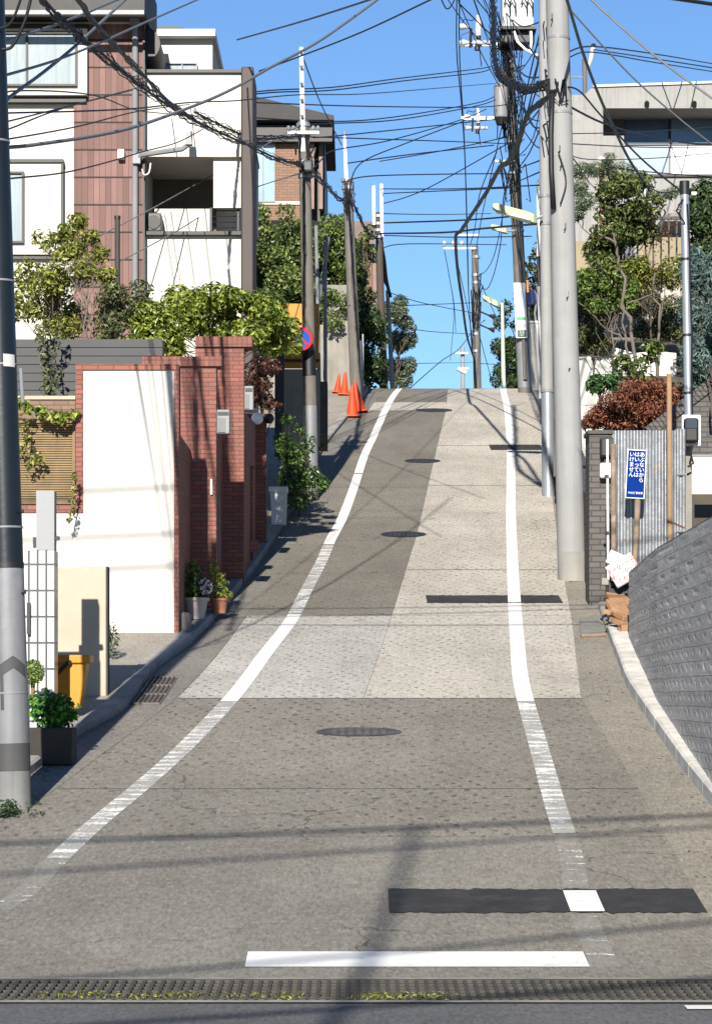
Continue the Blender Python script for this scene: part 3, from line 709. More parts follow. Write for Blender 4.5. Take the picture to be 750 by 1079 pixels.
obj('annex', MB().pb(392.1, 275, 397, 340, d+.2, 3), M('far_panel', (.20, .13, .11), .7), t); window('window', t, 375, 280, 384, 292, d-.02, (), m_brown, m_glassb, 1)
# ---- things by the second pole
d = 43
t = TH('sheet_hoarding', 'orange yellow sheet hoarding on a concrete base behind the no parking sign', 'hoarding', P(317, 440, d))
obj('sheet', MB().pb(298, 320, 321, 388, d, .03).pb(330, 320, 336, 388, d, .03).pb(321.2, 320, 329.8, 388, d+.06, .03), m_sheet, t)
obj('rail', MB().pb(298, 378.5, 337, 381, d-.04, .035), m_black, t)
obj('base_wall', MB().pb(296, 389, 337, 470, d-.05, .2), m_conc, t)
t = TH('gate_post', 'dark square gate post beside the yellow hoarding', 'post', P(295, 460, 40.6))
obj('shaft', MB().pb(289.5, 366, 299.5, 480, 40.6, .2), m_black, t); obj('upper_panel', MB().pb(284.5, 335, 300, 365.8, 40.7, .12), M('panel_gray', (0.08, 0.08, 0.084), .6), t)
d = 44.5
for k, (xa, ya, xb, yb, lab) in enumerate(((336.5, 412, 333, 238, 'tall'), (343, 412, 342.5, 255, 'shorter'), (334, 330, 346, 250, 'leaning'))):
    mb = MB(); mb.tube([P(xa, ya, d+.1*k), P(xb, yb, d+.1*k)], .032, 8)
    o = obj('scaffold_pipe', mb, m_gray); tag(o, '%s gray scaffold pipe among those beside the ivy hedge' % lab, 'pipe', 'scaffold pipes beside the hedge')
o = obj('low_wall', MB().pb(333, 402, 345, 472, 43.6, .6), m_concd); tag(o, 'low dark concrete wall end below the scaffold pipes', 'wall')
o = obj('black_panel', MB().pb(340.5, 330, 344.5, 398, 45, .3), m_black); tag(o, 'narrow black panel standing behind the scaffold pipes', 'panel')
d = 60.8
o = obj('concrete_wall', MB().prism([(X(a, d), Z(b, d)) for a, b in ((225, 425), (370.5, 425), (370.5, 300), (343, 300), (340, 342), (225, 346))], d, d+1.2), m_conc, bev=.03); tag(o, 'tall pale concrete retaining wall under the ivy', 'wall')
d = 59
t = TH('white_gate', 'white sheet panel with a slim frame next to the orange cones', 'panel', P(376, 412, d))
obj('panel', MB().pb(370.5, 359, 381, 410, d, .05), m_white, t); obj('frame', MB().pb(381.2, 352, 383, 412, d-.02, .08), m_gutterpipe, t)
# cones
def cone(px, py, d, tiltx, tilty, s, label):
    b = P(px, py, d); b.z = zr(d)+.01
    if XKL(d) > b.x: b.z += .08
    t = TH('traffic_cone', label, 'traffic cone', b, 'orange traffic cones by the kerb')
    mb = MB(); mb.tube([b+Vector((0,0,z)) for z in (.03, .05, .68, .70)], [.15, .135, .035, .025], 20); obj('cone_shell', mb, m_orange, t, 2)
    obj('base', MB().box(b.x-.18, b.y-.18, b.z, b.x+.18, b.y+.18, b.z+.035), m_orange, t, bev=.01)
    t.o.rotation_euler = (tilty, tiltx, 0); t.o.scale = (s, s, s)
dc = GD(440); cone(371, 440, dc, 0, 0, 1.0, 'upright orange cone nearest the camera in the cluster by the kerb')
dc = GD(435); cone(379, 435, dc, -.16, 0, 1.0, 'orange cone leaning on the nearest upright cone')
cone(362.5, 424, 58.8, .05, 0, .78, 'orange cone in the shade beside the tall concrete wall, second from its corner')
cone(355, 420, 59.5, .12, 0, .66, 'smallest tilted orange cone against the tall concrete wall')
# ================================================================== right side of the street
m_stone = None
def STONE(name):
    t = NT(name); co = t.coord(); sp = t.n('SeparateXYZ'); t.l(co, sp.inputs[0])
    cb = t.n('CombineXYZ'); wob = t.math('MULTIPLY', t.math('SUBTRACT', t.noise(co, 1.5, 4), .5), .03)
    t.l(t.math('ADD', sp.outputs[0], sp.outputs[1]), cb.inputs[0]); t.l(t.math('ADD', sp.outputs[2], wob), cb.inputs[1])
    b = t.n('TexBrick', offset=.37, offset_frequency=2, squash=.6, squash_frequency=3, _Scale=1.0, _Mortar_Size=.003, _Mortar_Smooth=.3, _Brick_Width=1.7, _Row_Height=.115)
    b.inputs['Color1'].default_value = (.42, .40, .375, 1); b.inputs['Color2'].default_value = (.55, .525, .49, 1); b.inputs['Mortar'].default_value = (.13, .13, .13, 1)
    t.l(cb.outputs[0], b.inputs['Vector'])
    n = t.noise(t.stretch(co, (1, 1.2, 5)), 3, 8, .7); n2 = t.noise(co, 38, 5, .7); n3 = t.noise(co, .9, 4)
    c = t.mix(t.ramp(n, .3, .7), t.mix(.5, b.outputs[0], (.18, .17, .16)), b.outputs[0])
    c = t.mix(t.math('MULTIPLY', t.ramp(n2, .5, .7), .4), c, (.42, .42, .42))
    c = t.mix(t.math('MULTIPLY', t.ramp(n3, .45, .7), .35), c, (.27, .25, .23))
    vl = t.noise(t.stretch(co, (7, 7, .6)), 1, 4); c = t.mix(t.math('MULTIPLY', t.ramp(vl, .58, .7), .35), c, (.45, .45, .44))
    h = t.math('ADD', t.math('MULTIPLY', b.outputs['Fac'], -.8), t.math('ADD', n, t.math('MULTIPLY', n2, .5)))
    return t.bsdf(c, .85, 0, h, .6, .02, .3)
m_stone = STONE('dark_split_stone')
m_dbrick = BRICK('dark_brick', (.095, .085, .08), (.065, .058, .056), (.03, .028, .027), .21, .068, .008, var=.3)
m_dsold = BRICK('dark_brick_edge', (.13, .115, .105), (.09, .08, .075), (.04, .038, .036), .07, .3, .008, off=0)
m_board = M('board_concrete', (0.255, 0.25, 0.24), .9, .18, .9, fine=25, bstr=.3, streak=.55, stain=(.17, .165, .155))
m_corr = None
def CORR(name):
    t = NT(name); co = t.coord(); sp = t.n('SeparateXYZ'); t.l(co, sp.inputs[0])
    row = t.math('FRACT', t.math('DIVIDE', sp.outputs[2], .29)); seam = t.math('LESS_THAN', row, .05)
    n = t.noise(t.stretch(co, (6, 6, 1.5)), 2, 6); n2 = t.noise(co, 50, 3)
    c = t.mix(t.ramp(n, .3, .7), (.15, .158, .17), (.30, .315, .335)); c = t.mix(t.math('MULTIPLY', seam, .5), c, (.20, .20, .21))
    c = t.mix(t.math('MULTIPLY', t.ramp(t.noise(co, 5, 6, .7), .58, .72), .6), c, (.30, .20, .12))
    h = t.math('ADD', t.math('MULTIPLY', row, .5), t.math('MULTIPLY', t.noise(co, 9, 3), .8))
    return t.bsdf(c, .42, .55, h, .35, .02, .5)
m_corr = CORR('galvanised_sheet')
m_rubble = M('broken_clay', (0.3, 0.165, 0.085), .9, .35, 6, fine=30, stain=(.16, .09, .05))

# near stone wall
t = TH('stone_wall', 'near dark gray split stone wall running along the kerb', 'wall', (2.6, 20, zr(20)))
from mathutils import noise as MN
top = 2.815; plx = lambda q: lin([11.5, 17.9, 21.7, 25.9], [2.46, 2.58, 2.64, 2.86], q); mb = MB()
NY, NZ = 330, 64; vs = []; RH = .115
for i in range(NY+1):
    y = 11.5+14.4*i/NY; x0 = plx(y); zb = zr(y)-.12
    for k in range(NZ+1):
        z = zb+(top-zb)*k/NZ; q = z+.012*MN.noise((y*.8, z*.5, 3)); row = math.floor(q/RH); f = q/RH-row
        blk = math.floor(y/(.55+.25*(row % 3))+row*.37); off = .0016*MN.cell((row*3.1, blk*1.7, 0.5))
        joint = .004 if (f < .09) else 0
        n_ = .0016*MN.noise((y*1.6, z*9, 0))+.0014*MN.noise((y*5, z*26, 5))+.0012*MN.noise((y*20, z*40, 9))
        if k == NZ: n_ = off = joint = 0
        vs.append((x0-off-n_+joint, y, z))
mb.add(vs, [(i*(NZ+1)+k, i*(NZ+1)+k+1, (i+1)*(NZ+1)+k+1, (i+1)*(NZ+1)+k) for i in range(NY) for k in range(NZ)])
vs = []
for i in range(41):
    y = 11.5+14.4*i/40; x0 = plx(y); vs += [(x0-.002, y, top), (x0+.26, y, top), (x0+.26, y, zr(y)-.12)]
mb.add(vs, [(i*3+j, i*3+j+1, i*3+4+j, i*3+3+j) for i in range(40) for j in range(2)])
y = 25.9; x0 = plx(y); mb.add([(x0+.01, y+.001, zr(y)-.12), (x0+.26, y+.001, zr(y)-.12), (x0+.26, y+.001, top), (x0+.005, y+.001, top)], [(0,1,2,3)])
y = 11.5; x0 = plx(y); mb.add([(x0+.01, y-.001, zr(y)-.12), (x0+.26, y-.001, zr(y)-.12), (x0+.26, y-.001, top), (x0+.005, y-.001, top)], [(0,1,2,3)])
obj('wall', mb, m_stone, t)
obj('return_wall', MB().box(2.455, 11.2, -.1, 40, 11.49, 2.82), m_conc, t)
# garden ground behind it, stepping up
mb = MB(); ys = [11.5, 18, 24, 27, 30, 34, 38, 42, 46, 52, 70]; zs = [2.4, 2.5, 2.5, 2.6, 3.2, 4.6, 6.2, 7.4, 8.2, 9.0, 9.8]
mb.add([(x, y, z) for y, z in zip(ys, zs) for x in (max(2.75, XKR(y)+.5)+.1, 12, 40)], [(i*3+j, i*3+j+1, i*3+j+4, i*3+j+3) for i in range(len(ys)-1) for j in range(2)])
struct('garden_terrain', mb, m_earth)
# corrugated gate panel
d = 28.3
t = TH('metal_screen', 'patched corrugated metal screen behind the blue notice board', 'fence', P(684, 650, d))
def wavy(px0, px1, py0, py1, d, per=.072, amp=.018):
    x0, x1 = X(px0, d), X(px1, d); n = int((x1-x0)/per*6); vs = []
    for i in range(n+1):
        x = x0+(x1-x0)*i/n; y = d+amp*math.sin(2*math.pi*x/per)
        for k in range(6): vs.append((x, y+.006*math.sin(k*2.1+x*9), Z(py0+(py1-py0)*k/5, d)))
    return MB().add(vs, [(i*6+k, i*6+k+1, i*6+k+7, i*6+k+6) for i in range(n) for k in range(5)])
obj('sheet', wavy(645.5, 712, 453.5, 650, d), m_corr, t, True)
obj('side_sheet', wavy(711, 722, 452, 650, d+.06, .07), m_corr, t, True)
for y in (500, 560, 610): obj('rail', MB().tube([P(644, y, d+.04), P(722, y, d+.04)], .014, 6), m_gray, t)
d = 28.05
t = TH('steel_post', 'thin white steel post at the open edge of the metal screen', 'post', P(640, 650, d))
obj('post', MB().tube([P(640.5, 652, d), P(639.5, 463, d)], .014, 8), m_white, t); obj('bracket', MB().pb(636.5, 500, 641, 503, d-.03, .03).pb(637, 560, 641, 563, d-.03, .03), m_black, t)
o = obj('rusty_post', MB().tube([P(646.5, 650, d), P(645.5, 468, d)], .03, 10), M('rust_post', (0.2, 0.14, 0.1), .85, .5, 8, stain=(.42, .41, .38), fine=20)); tag(o, 'peeling rusty post beside the thin white steel post', 'post')
o = obj('bamboo_stake', MB().tube([P(705.5, 640, 28.0), P(704.5, 394, 28.0)], .03, 10), M('stake_wood', (0.25, 0.155, 0.08), .8, .2, 4, streak=.3)); tag(o, 'tall tan wooden stake in front of the metal screen', 'stake')
mb = MB(); mb.tube([P(702, 548, 27.95), P(720, 556, 28.0)], .012, 6); o = obj('tie_rope', mb, M('rope_dark', (.12, .06, .04), .9)); tag(o, 'dark tie between the tan stake and the meter post', 'rope')
# blue notice board
m_blue = M('notice_blue', (.0008, .02, .14), .7, .05, 3, spec=.05)
def jtext(name, par, body, pos, size, mat, R, ext=.0015, bold=0.0):
    cu = bpy.data.curves.new('tmp', 'FONT'); cu.body = body; cu.size = size; cu.align_x = 'CENTER'; cu.align_y = 'CENTER'; cu.extrude = ext; cu.offset = bold; cu.resolution_u = 3
    o = bpy.data.objects.new('tmp', cu); COL.objects.link(o); bpy.context.view_layer.update()
    me = bpy.data.meshes.new_from_object(o.evaluated_get(bpy.context.evaluated_depsgraph_get()))
    mb = MB(); mb.add([R @ v.co + Vector(pos) for v in me.vertices], [tuple(p.vertices) for p in me.polygons])
    bpy.data.objects.remove(o); bpy.data.curves.remove(cu); bpy.data.meshes.remove(me)
    return mb
RX = Matrix.Rotation(math.pi/2, 3, 'X')
def joined(items):
    mb = MB()
    for m in items: mb.add(m.v, m.f)
    return mb
d = 27.9; c = P(669.5, 499.5, d); k = d/F
t = TH('notice_board', 'blue notice board with white vertical Japanese lettering on a stake', 'sign', P(671, 630, d))
R = Matrix.Rotation(math.radians(3.0), 3, 'Y')
def on(cx, cy, dy=0): return c + R @ Vector((cx*k, dy, -cy*k))
obj('board', MB().ob(c, (20.4*k, .012, 51.6*k), R), m_white, t, bev=.003)
obj('panel', MB().ob(c+Vector((0,-.008,0)), (18.6*k, .006, 49.5*k), R), m_blue, t)
items = []
for col, word in ((5.4, 'あぶないから'), (0, 'はいっては'), (-5.4, 'いけません')):
    for i, ch in enumerate(word): items.append(jtext('x', t, ch, on(col+.2, -20.3+i*5.35, -.0125), 5.6*k, m_white, R @ RX))
obj('lettering', jtext('x', t, '渋谷区 警察署', on(.2, 20.2, -.0125), 2.5*k, m_white, R @ RX), m_white, t)
mb = MB()
for m in items: mb.add(m.v, m.f)
obj('lettering', mb, m_white, t)
mb = MB(); limb(mb, P(671.5, 524, d+.04), P(667, 640, d+.04), .035, .03, random.Random(2), 5, .01); obj('stake', mb, M('stake_bark', (0.2, 0.15, 0.1), .9, .4, 7, stain=(.18, .12, .08)), t, True)
# paper signs
m_paper = M('white_paper', (0.5, 0.48, 0.455), .8, .06, 5); m_pinkink = M('pink_ink', (0.5, 0.09, 0.13), .8, .1)
def paper(label, px, py, w, h, ang, d, lines, name='paper_notice'):
    c = P(px, py, d); k = d/F; t = TH(name, label, 'notice', c); R = Matrix.Rotation(math.radians(ang), 3, 'Y')
    n = 8; vs = []
    for i in range(n+1):
        for j in range(n+1):
            u, v = i/n-.5, j/n-.5; vs.append(c + R @ Vector((u*w*k, .012*math.sin(3*u+2*v)+.006*math.sin(7*v), v*h*k)))
    mb = MB().add(vs, [(i*(n+1)+j, (i+1)*(n+1)+j, (i+1)*(n+1)+j+1, i*(n+1)+j+1) for i in range(n) for j in range(n)])
    o = obj('sheet', mb, m_paper, t, True); s = o.modifiers.new('thick', 'SOLIDIFY'); s.thickness = .004
    if lines:
        mb = MB()
        for i, wd in enumerate(lines):
            m = jtext('x', t, wd, c + R @ Vector((0, -.05, ((len(lines)-1)/2-i)*h*k*.27)), h*k*.21, m_pinkink, R @ RX, .001, .0004); mb.add(m.v, m.f)
        obj('handwriting', mb, m_pinkink, t)
paper('tilted white paper notice with pink handwriting below the blue board', 657, 601, 31, 26, -31, 27.55, ['あぶないので', 'はいらないで', 'ください'])
paper('crumpled white paper scrap behind the handwritten notice', 647.5, 589, 16, 15, 25, 27.95, None, 'paper_scrap')
# dark clutter at the foot of the screen
t = TH('crate', 'black crate on the ground below the handwritten paper notice', 'crate', P(650, 646, 27.7)); d = 27.7
mb = MB()
for y in (612, 620, 628, 636): mb.pb(641, y, 663, y+5.4, d, .02); mb.pb(641, y, 643, y+5.4, d+.03, .4)
for px in (641, 648, 655, 661): mb.pb(px, 611, px+2, 643, d-.012, .011)
mb.pb(641, 640, 663, 645, d+.02, .4); obj('slats', mb, m_black, t); obj('lining', MB().pb(643.5, 613, 662, 640, d+.06, .34), m_black, t)
o = obj('white_block', MB().pb(633.5, 609, 641, 616.5, 27.4, .15), m_conc, bev=.01); tag(o, 'small pale block on the kerb beside the black crate', 'block')
rr = random.Random(5)
for i, (px, py, w_, h_, dd, a, lab) in enumerate(((646, 631, 13, 4, 27.25, 8, 'topmost left leaning'), (656, 633, 14, 4, 27.2, -10, 'topmost flat'), (650, 640, 20, 5, 27.05, 5, 'widest'), (645, 645, 9, 4, 26.9, 24, 'small tilted'), (655, 648, 15, 5, 26.85, -4, 'cracked middle'), (652, 656, 11, 5, 26.7, 14, 'steeply tilted'), (658, 660, 10, 6, 26.55, -8, 'narrow lower'), (656.5, 667, 11, 5, 26.45, 4, 'lowest'))):
    kk = dd/F; mb = MB().ob(P(px, py, dd), (w_*kk, .26, h_*kk*1.1), Matrix.Rotation(math.radians(a), 3, 'Y') @ Matrix.Rotation(math.radians(rr.uniform(-35, 35)), 3, 'Z') @ Matrix.Rotation(math.radians(rr.uniform(5, 30)), 3, 'X'))
    o = obj('clay_slab', mb, m_rubble, bev=.008); tag(o, '%s broken orange clay slab in the heap between kerb and stone wall' % lab, 'rubble slab', 'broken clay slabs by the stone wall')
# steel kerb ramp
q = [G(610, 655), G(629, 655), G(638, 671), G(612, 672)]
t = TH('kerb_ramp', 'worn steel kerb ramp plate lying at the kerb', 'ramp', q[0]); mb = MB()
up = Vector((0,0,.03)); mb.add([p+up*.6 for p in q]+[p+up*1.2 for p in q], [(3,2,1,0),(4,5,6,7),(0,1,5,4),(1,2,6,5),(2,3,7,6),(3,0,4,7)]); obj('plate', mb, M('ramp_steel', (0.26, 0.255, 0.235), .6, .35, 5, .4, stain=(.20, .16, .11)), t)
obj('lip', MB().tube([q[3]+up*.4, q[2]+up*.4], .02, 6), M('ramp_rust', (.20, .12, .07), .9, .4, 6), t)

# dark brick pillar and walls
t = TH('dark_brick_pillar', 'dark brick gate pillar with a black box and a white box on it', 'pillar', P(632, 640, 29.5)); d = 29.5
obj('shaft', MB().pb(620.5, 457, 645, 660, d, .5), m_dbrick, t); obj('cap', MB().pb(619, 453, 646, 457, d-.03, .56), m_concd, t)
obj('black_box', MB().pb(632.5, 461, 653, 481, d-.16, .155), m_black, t, bev=.02); obj('white_box', MB().pb(632, 487.5, 650, 503.5, d-.14, .137), m_white, t, bev=.02)
obj('box_bracket', MB().pb(636, 481.2, 647, 487.3, d-.08, .078), m_black, t)
t = TH('brick_roadside_wall', 'dark brick wall along the road behind the big utility pole', 'wall', (X(610, 34), 34, zr(34))); mb = MB()
x0, x1 = X(621, 30.3), X(585, 44); vs = []
for k in range(9):
    f = k/8; y = 30.3+13.7*f; x = x0+(x1-x0)*f; z = zr(y); vs += [(x, y, z-.2), (x, y, z+1.15), (x+.22, y, z+1.15), (x+.22, y, z-.2)]
mb.add(vs, [(i*4+j, i*4+1+j, i*4+5+j, i*4+4+j) for i in range(8) for j in range(3)]+[(0,3,2,1), (32,33,34,35)]); obj('wall', mb, m_dbrick, t)
obj('meter_plate', MB().pb(617.5, 452, 623, 462, 30.2, .05), m_white, t)
d = 33
t = TH('stepped_brick_wall', 'dark brick retaining wall with a sloping soldier course under the blue conifer', 'wall', P(720, 600, d))
def PL(pts): return [(X(a, d), Z(b_, d)) for a, b_ in pts]
obj('wall', MB().prism(PL([(655, 680), (900, 680), (900, 300), (750, 412), (690, 458), (655, 466)]), d, d+.3), m_dbrick, t)
mb = MB(); a0, a1 = P(684, 458, d), P(905, 290, d); nn = 60
ax = (a1-a0).normalized(); Rr = Matrix.Rotation(-math.atan2(a1.z-a0.z, a1.x-a0.x), 3, 'Y')
for i in range(nn):
    p = a0.lerp(a1, i/nn)+Vector((0, .14, .05)); mb.ob(p, ((a1-a0).length/nn*.86, .36, .15), Rr)
obj('coping', mb, m_dbrick, t)
d = 31.2
t = TH('cream_board', 'blank cream board behind the meter post', 'board', P(740, 560, d))
obj('board', MB().pb(724, 481, 800, 521, d, .04), M('cream_paint', (0.5, 0.46, 0.38), .6, .06, 2), t, bev=.01); obj('frame', MB().pb(722, 479, 800, 480.8, d-.01, .06), m_gray, t); obj('leg', MB().pb(727, 521.2, 731, 600, d+.01, .04), m_black, t); obj('leg', MB().pb(790, 521.2, 794, 600, d+.01, .04), m_black, t)
# service pole with meter
d = 28.8
t = TH('service_pole', 'slim silver service pole with a black cap and strapped cable', 'pole', P(727, 640, d))
m_galv = M('galvanised_steel', (0.3, 0.32, 0.35), .35, .15, 3, .5, streak=.35)
obj('shaft', MB().tube([P(725.8, 470, d), P(720.8, 205, d)], [.052, .05], 16), m_galv, t, 2)
obj('cap', MB().tube([P(720.8, 205, d), P(720.6, 191, d)], .058, 14), m_black, t, 2)
obj('lower_post', MB().pb(721.5, 464, 728.5, 640, d+.06, .08), m_conc, t)
mb = MB(); mb.tube([P(723.5, 215, d-.06), P(726, 260, d-.08), P(726.5, 300, d-.075), P(728.5, 350, d-.08), P(728, 400, d-.075), P(729, 440, d-.08)], .012, 6)
mb.tube([P(719, 210, d-.06), P(712, 222, d-.2), P(721, 235, d-.07)], .01, 6); obj('cable', mb, m_black, t)
for y, x in ((272, 722), (352, 723.5), (413, 724.7)): obj('strap', MB().tube([P(x, y, d), P(x+.1, y+2.5, d)], .058, 14), m_black, t)
obj('insulator', MB().cyl(P(728, 204, d), P(733, 204, d), .022, 10), m_white, t)
t = TH('electric_meter', 'electric meter with a black cover on a white backboard fixed to the service pole', 'meter', P(728, 470, d-.1)); d -= .1
obj('backboard', MB().pb(718, 437, 738, 470, d-.03, .03), m_white, t, bev=.02); obj('cover', MB().pb(720.5, 440, 736, 466, d-.14, .108), m_black, t, bev=.03)
obj('dial_window', MB().pb(722.5, 443, 734, 451, d-.152, .012), M('meter_glass', (0.04, 0.05, 0.06), .1), t); obj('conduit', MB().tube([P(729, 470, d-.03), P(727, 478, d-.03), P(730, 488, d-.02), P(724, 492, d)], .013, 6), m_black, t)

# ---- garden behind: white boulder wall, railing, concrete house
d = 39.5
def PD(pts, d): return [(X(a, d), Z(b_, d)) for a, b_ in pts]
t = TH('white_retaining_wall', 'sunlit white retaining wall under the garden shrubs', 'wall', P(650, 480, d))
obj('wall', MB().prism(PD([(585, 500), (712, 500), (712, 372), (690, 370), (668, 372), (640, 364), (618, 376), (604, 380), (585, 384)], d), d, d+.4), M('white_stone', (0.46, 0.45, 0.42), .9, .1, 1.5, fine=12, bstr=.6, bdist=.03, stain=(.36, .35, .32)), t)
obj('upper_wall', MB().prism(PD([(640, 352), (716, 352), (716, 300), (640, 318)], 42), 42, 42.4), M('pale_stone', (.36, .34, .31), .9, .2, 2, fine=12, stain=(.3, .28, .25)), t)
d = 44
t = TH('garden_railing', 'dark metal garden railing with vertical bars below the concrete house', 'railing', P(682, 295, d))
mb = MB(); px = 646
while px < 722: mb.pb(px, 231, px+1.7, 296, d, .03); px += 8.2
obj('bars', mb, m_black, t); obj('rail', MB().pb(645, 228, 722, 231, d-.01, .05), m_black, t)
o = obj('slate_roof', MB().prism(PD([(604, 360), (668, 360), (668, 246), (652, 246), (636, 280)], 45.5), 45.5, 47.5), M('blue_slate', (0.075, 0.082, 0.1), .6, .25, 3, streak=.3)); tag(o, 'sloping blue gray roof edge among the garden trees', 'roof')
o = obj('yellow_wall', MB().pb(586, 254, 622, 300, 48.5, .3).pb(672, 250, 760, 320, 48.5, .3), M('ochre_render', (0.24, 0.2, 0.13), .9, .12, 1.5)); tag(o, 'ochre rendered garden wall behind the dark railing', 'wall')
d = 50
t = TH('concrete_house', 'board marked concrete house with a deep window recess on the hilltop garden', 'house', P(680, 330, d))
mb = MB(); mb.prism(PD([(596, 118), (624, 92), (900, 83), (900, 113), (596, 113.5)][::-1] if False else [(596, 114), (900, 114), (900, 83), (624, 92), (600, 114-1)], d), d, d+7)
mb.pb(594, 114.1, 635, 420, d, 7); mb.pb(635.1, 143, 657, 420, d, 1.2); mb.pb(657.1, 186, 900, 420, d, 1.2); obj('wall', mb, m_board, t)
obj('roof_coping', MB().prism(PD([(624, 92), (900, 83), (900, 80.5), (624, 89.5)], d-.02), d-.04, d+7), M('coping_pale', (0.45, 0.44, 0.42), .6), t)
obj('recess_back', MB().pb(600, 100, 900, 200, d+1.25, .2), m_board, t)
obj('recess_side_shade', MB().pb(635.2, 112, 657, 142.9, d+.95, .2), m_concd, t)  # inner side wall, its shadow put in as darker concrete
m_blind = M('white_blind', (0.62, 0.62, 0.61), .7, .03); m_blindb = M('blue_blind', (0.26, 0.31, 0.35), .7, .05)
dw = d+1.0
m_eaveshade = GLASS('eave_shade_glass', (.045, .07, .105), .12)  # upper panes are dark blue: the eave's shadow put into their colour
window('window', t, 657, 112, 705, 151.5, dw, (), m_black, m_eaveshade, 1.0); window('window', t, 705.5, 112, 800, 151.5, dw, (752,), m_black, GLASS('eave_shade_curtain', (.10, .15, .21), .12), 1.0)
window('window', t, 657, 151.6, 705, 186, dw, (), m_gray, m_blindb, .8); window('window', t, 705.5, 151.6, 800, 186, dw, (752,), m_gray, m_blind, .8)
obj('window_sill', MB().pb(640, 183.5, 900, 186, d-.06, .9), m_black, t)
for px in (681, 731): obj('scupper', MB().cyl(P(px, 109.5, d-.08), P(px, 108.5, d+.01), .05, 10), m_black, t)
obj('canopy', MB().pb(700, 224, 735, 233, d-1.6, 1.4), m_conc, t)
# white wall end, mirror and sign at the crest
d = 62.2
t = TH('white_wall_end', 'bright white wall end beside the pole with the hanging notices', 'wall', P(562, 410, d))
obj('wall', MB().prism(PD([(555, 440), (574, 440), (574, 344), (568, 341), (553.5, 340)], d), d, d+.4), m_plaster, t); obj('coping', MB().pb(553, 338, 575, 339.9, d-.03, .46), m_white, t)
mb = MB(); mb.tube([P(564, 338, d+.2), P(563, 330, d+.2), P(564.5, 322, d+.2), P(568, 317, d+.2), P(569.5, 300, d+.2), P(568, 285, d+.2)], .03, 8); obj('conduit', mb, m_gutterpipe, t)
d = 52
t = TH('banner_board', 'tall narrow white board with a black lower half behind the slim silver pole', 'board', P(567, 335, d))
obj('board', MB().pb(565.2, 189, 569.6, 270, d, .05), m_white, t); obj('lower_board', MB().pb(566.5, 270.2, 571, 302, d, .05), m_black, t); obj('stay', MB().tube([P(567, 302, d+.02), P(568, 345, d+.02), P(569, 420, d+.02)], .03, 8), m_white, t)
d = 64
t = TH('traffic_mirror', 'round convex traffic mirror with an orange topped post at the crest', 'mirror', P(557, 400, d))
obj('post', MB().tube([P(556.5, 415, d+.1), P(556, 300, d+.1)], .04, 10), m_gray, t); obj('orange_cap', MB().pb(553.5, 295, 556.8, 308, d-.05, .06), M('cap_orange', (.85, .40, .08), .5), t)
obj('mirror_face', MB().disc(P(556, 313, d), .21, (-.2,1,0), .06), M('mirror_glass', (0.035, 0.045, 0.12), .08), t, 2); obj('mirror_rim', MB().disc(P(556.4, 313, d+.06), .24, (-.2,1,0), .05), M('rim_violet', (0.09, 0.075, 0.17), .5), t, 2)
# ================================================================== utility poles, lamps, gear
m_pole = M('pole_concrete', (0.225, 0.225, 0.225), .8, .12, 1.2, fine=35, bstr=.15, streak=.35, stain=(.19, .187, .18))
m_pold = M('pole_concrete_old', (0.115, 0.105, 0.093), .85, .2, 1.2, fine=35, streak=.5, stain=(.065, .058, .05))
m_polw = M('pole_white_sleeve', (0.155, 0.16, 0.172), .5, .2, 1.5, streak=.5, stain=(.25, .25, .26))
m_navy = M('dark_upper_pole', (0.007, 0.01, 0.014), .35, .3, 2, fine=20, streak=.3)  # near-black navy tone of the near pole's upper shaft
m_wire = M('wire_black', (0.008, 0.008, 0.01), .55, .2, 8)
m_wireg = M('wire_gray', (0.12, 0.125, 0.135), .5, .15, 8)
m_porc = M('porcelain', (0.4, 0.395, 0.38), .3, .1, 5)
def pole(name, label, pts, mat, n=20, group=None, sections=()):
    """pts: (px, py, width_px) up one pole at distance d"""
    raise NotImplementedError
def shaft(mb, pts, d, n=20):
    mb.tube([P(x, y, d) for x, y, w_ in pts], [w_/2*d/F for x, y, w_ in pts], n); return mb
def lerp3(a, b, t): return tuple(a[i]+(b[i]-a[i])*t for i in range(3))
def band(mb, p, w_, d, hh=.05, n=20): mb.tube([P(p[0], p[1], d)-Vector((0,0,hh/2)), P(p[0], p[1], d)+Vector((0,0,hh/2))], w_/2*d/F, n); return mb

# near left pole
d = 17.6; b = P(14.5, 848, d)
NP = lambda y: (14.5-24.5*(848-y)/848, y, 38-7.5*(848-y)/848)
t = TH('utility_pole', 'near utility pole, dark above with a white sleeve marked by a gray arrow', 'utility pole', b, 'utility poles')
obj('base_shaft', shaft(MB(), [NP(868), NP(807)], d, 28), M('pole_base', (.15, .15, .15), .85, .25, 2, streak=.5), t, 2)
def sl(y0, y1, ex, mat, nm): 
    a, c = NP(y0), NP(y1); obj(nm, shaft(MB(), [(a[0], a[1], a[2]+ex), (c[0], c[1], c[2]+ex)], d, 28), mat, t, 2)
sl(812, 783, .8, M('pole_band_gray', (0.05, 0.05, 0.052), .7, .2, 3, streak=.4), 'gray_band'); sl(783.2, 599, .5, m_polw, 'white_sleeve'); sl(599.2, 593, 1.2, m_black, 'clamp'); sl(593.2, -300, 0, m_navy, 'upper_shaft')
def arc_patch(y0f, y1f, ang0, ang1, d, P_, ex):
    """curved patch on the pole: y0f/y1f give top and bottom pixel rows by fraction across"""
    vs = []; n = 16
    for i in range(n+1):
        f = i/n; g = ang0+(ang1-ang0)*f
        for y in (y0f(f), y1f(f)):
            q = P_(y); r_ = (q[2]+ex)/2*d/F; c = P(q[0], q[1], d); vs.append(c+Vector((math.sin(g)*r_, -math.cos(g)*r_, 0)))
    return MB().add(vs, [(i*2+1, i*2+3, i*2+2, i*2) for i in range(n)])
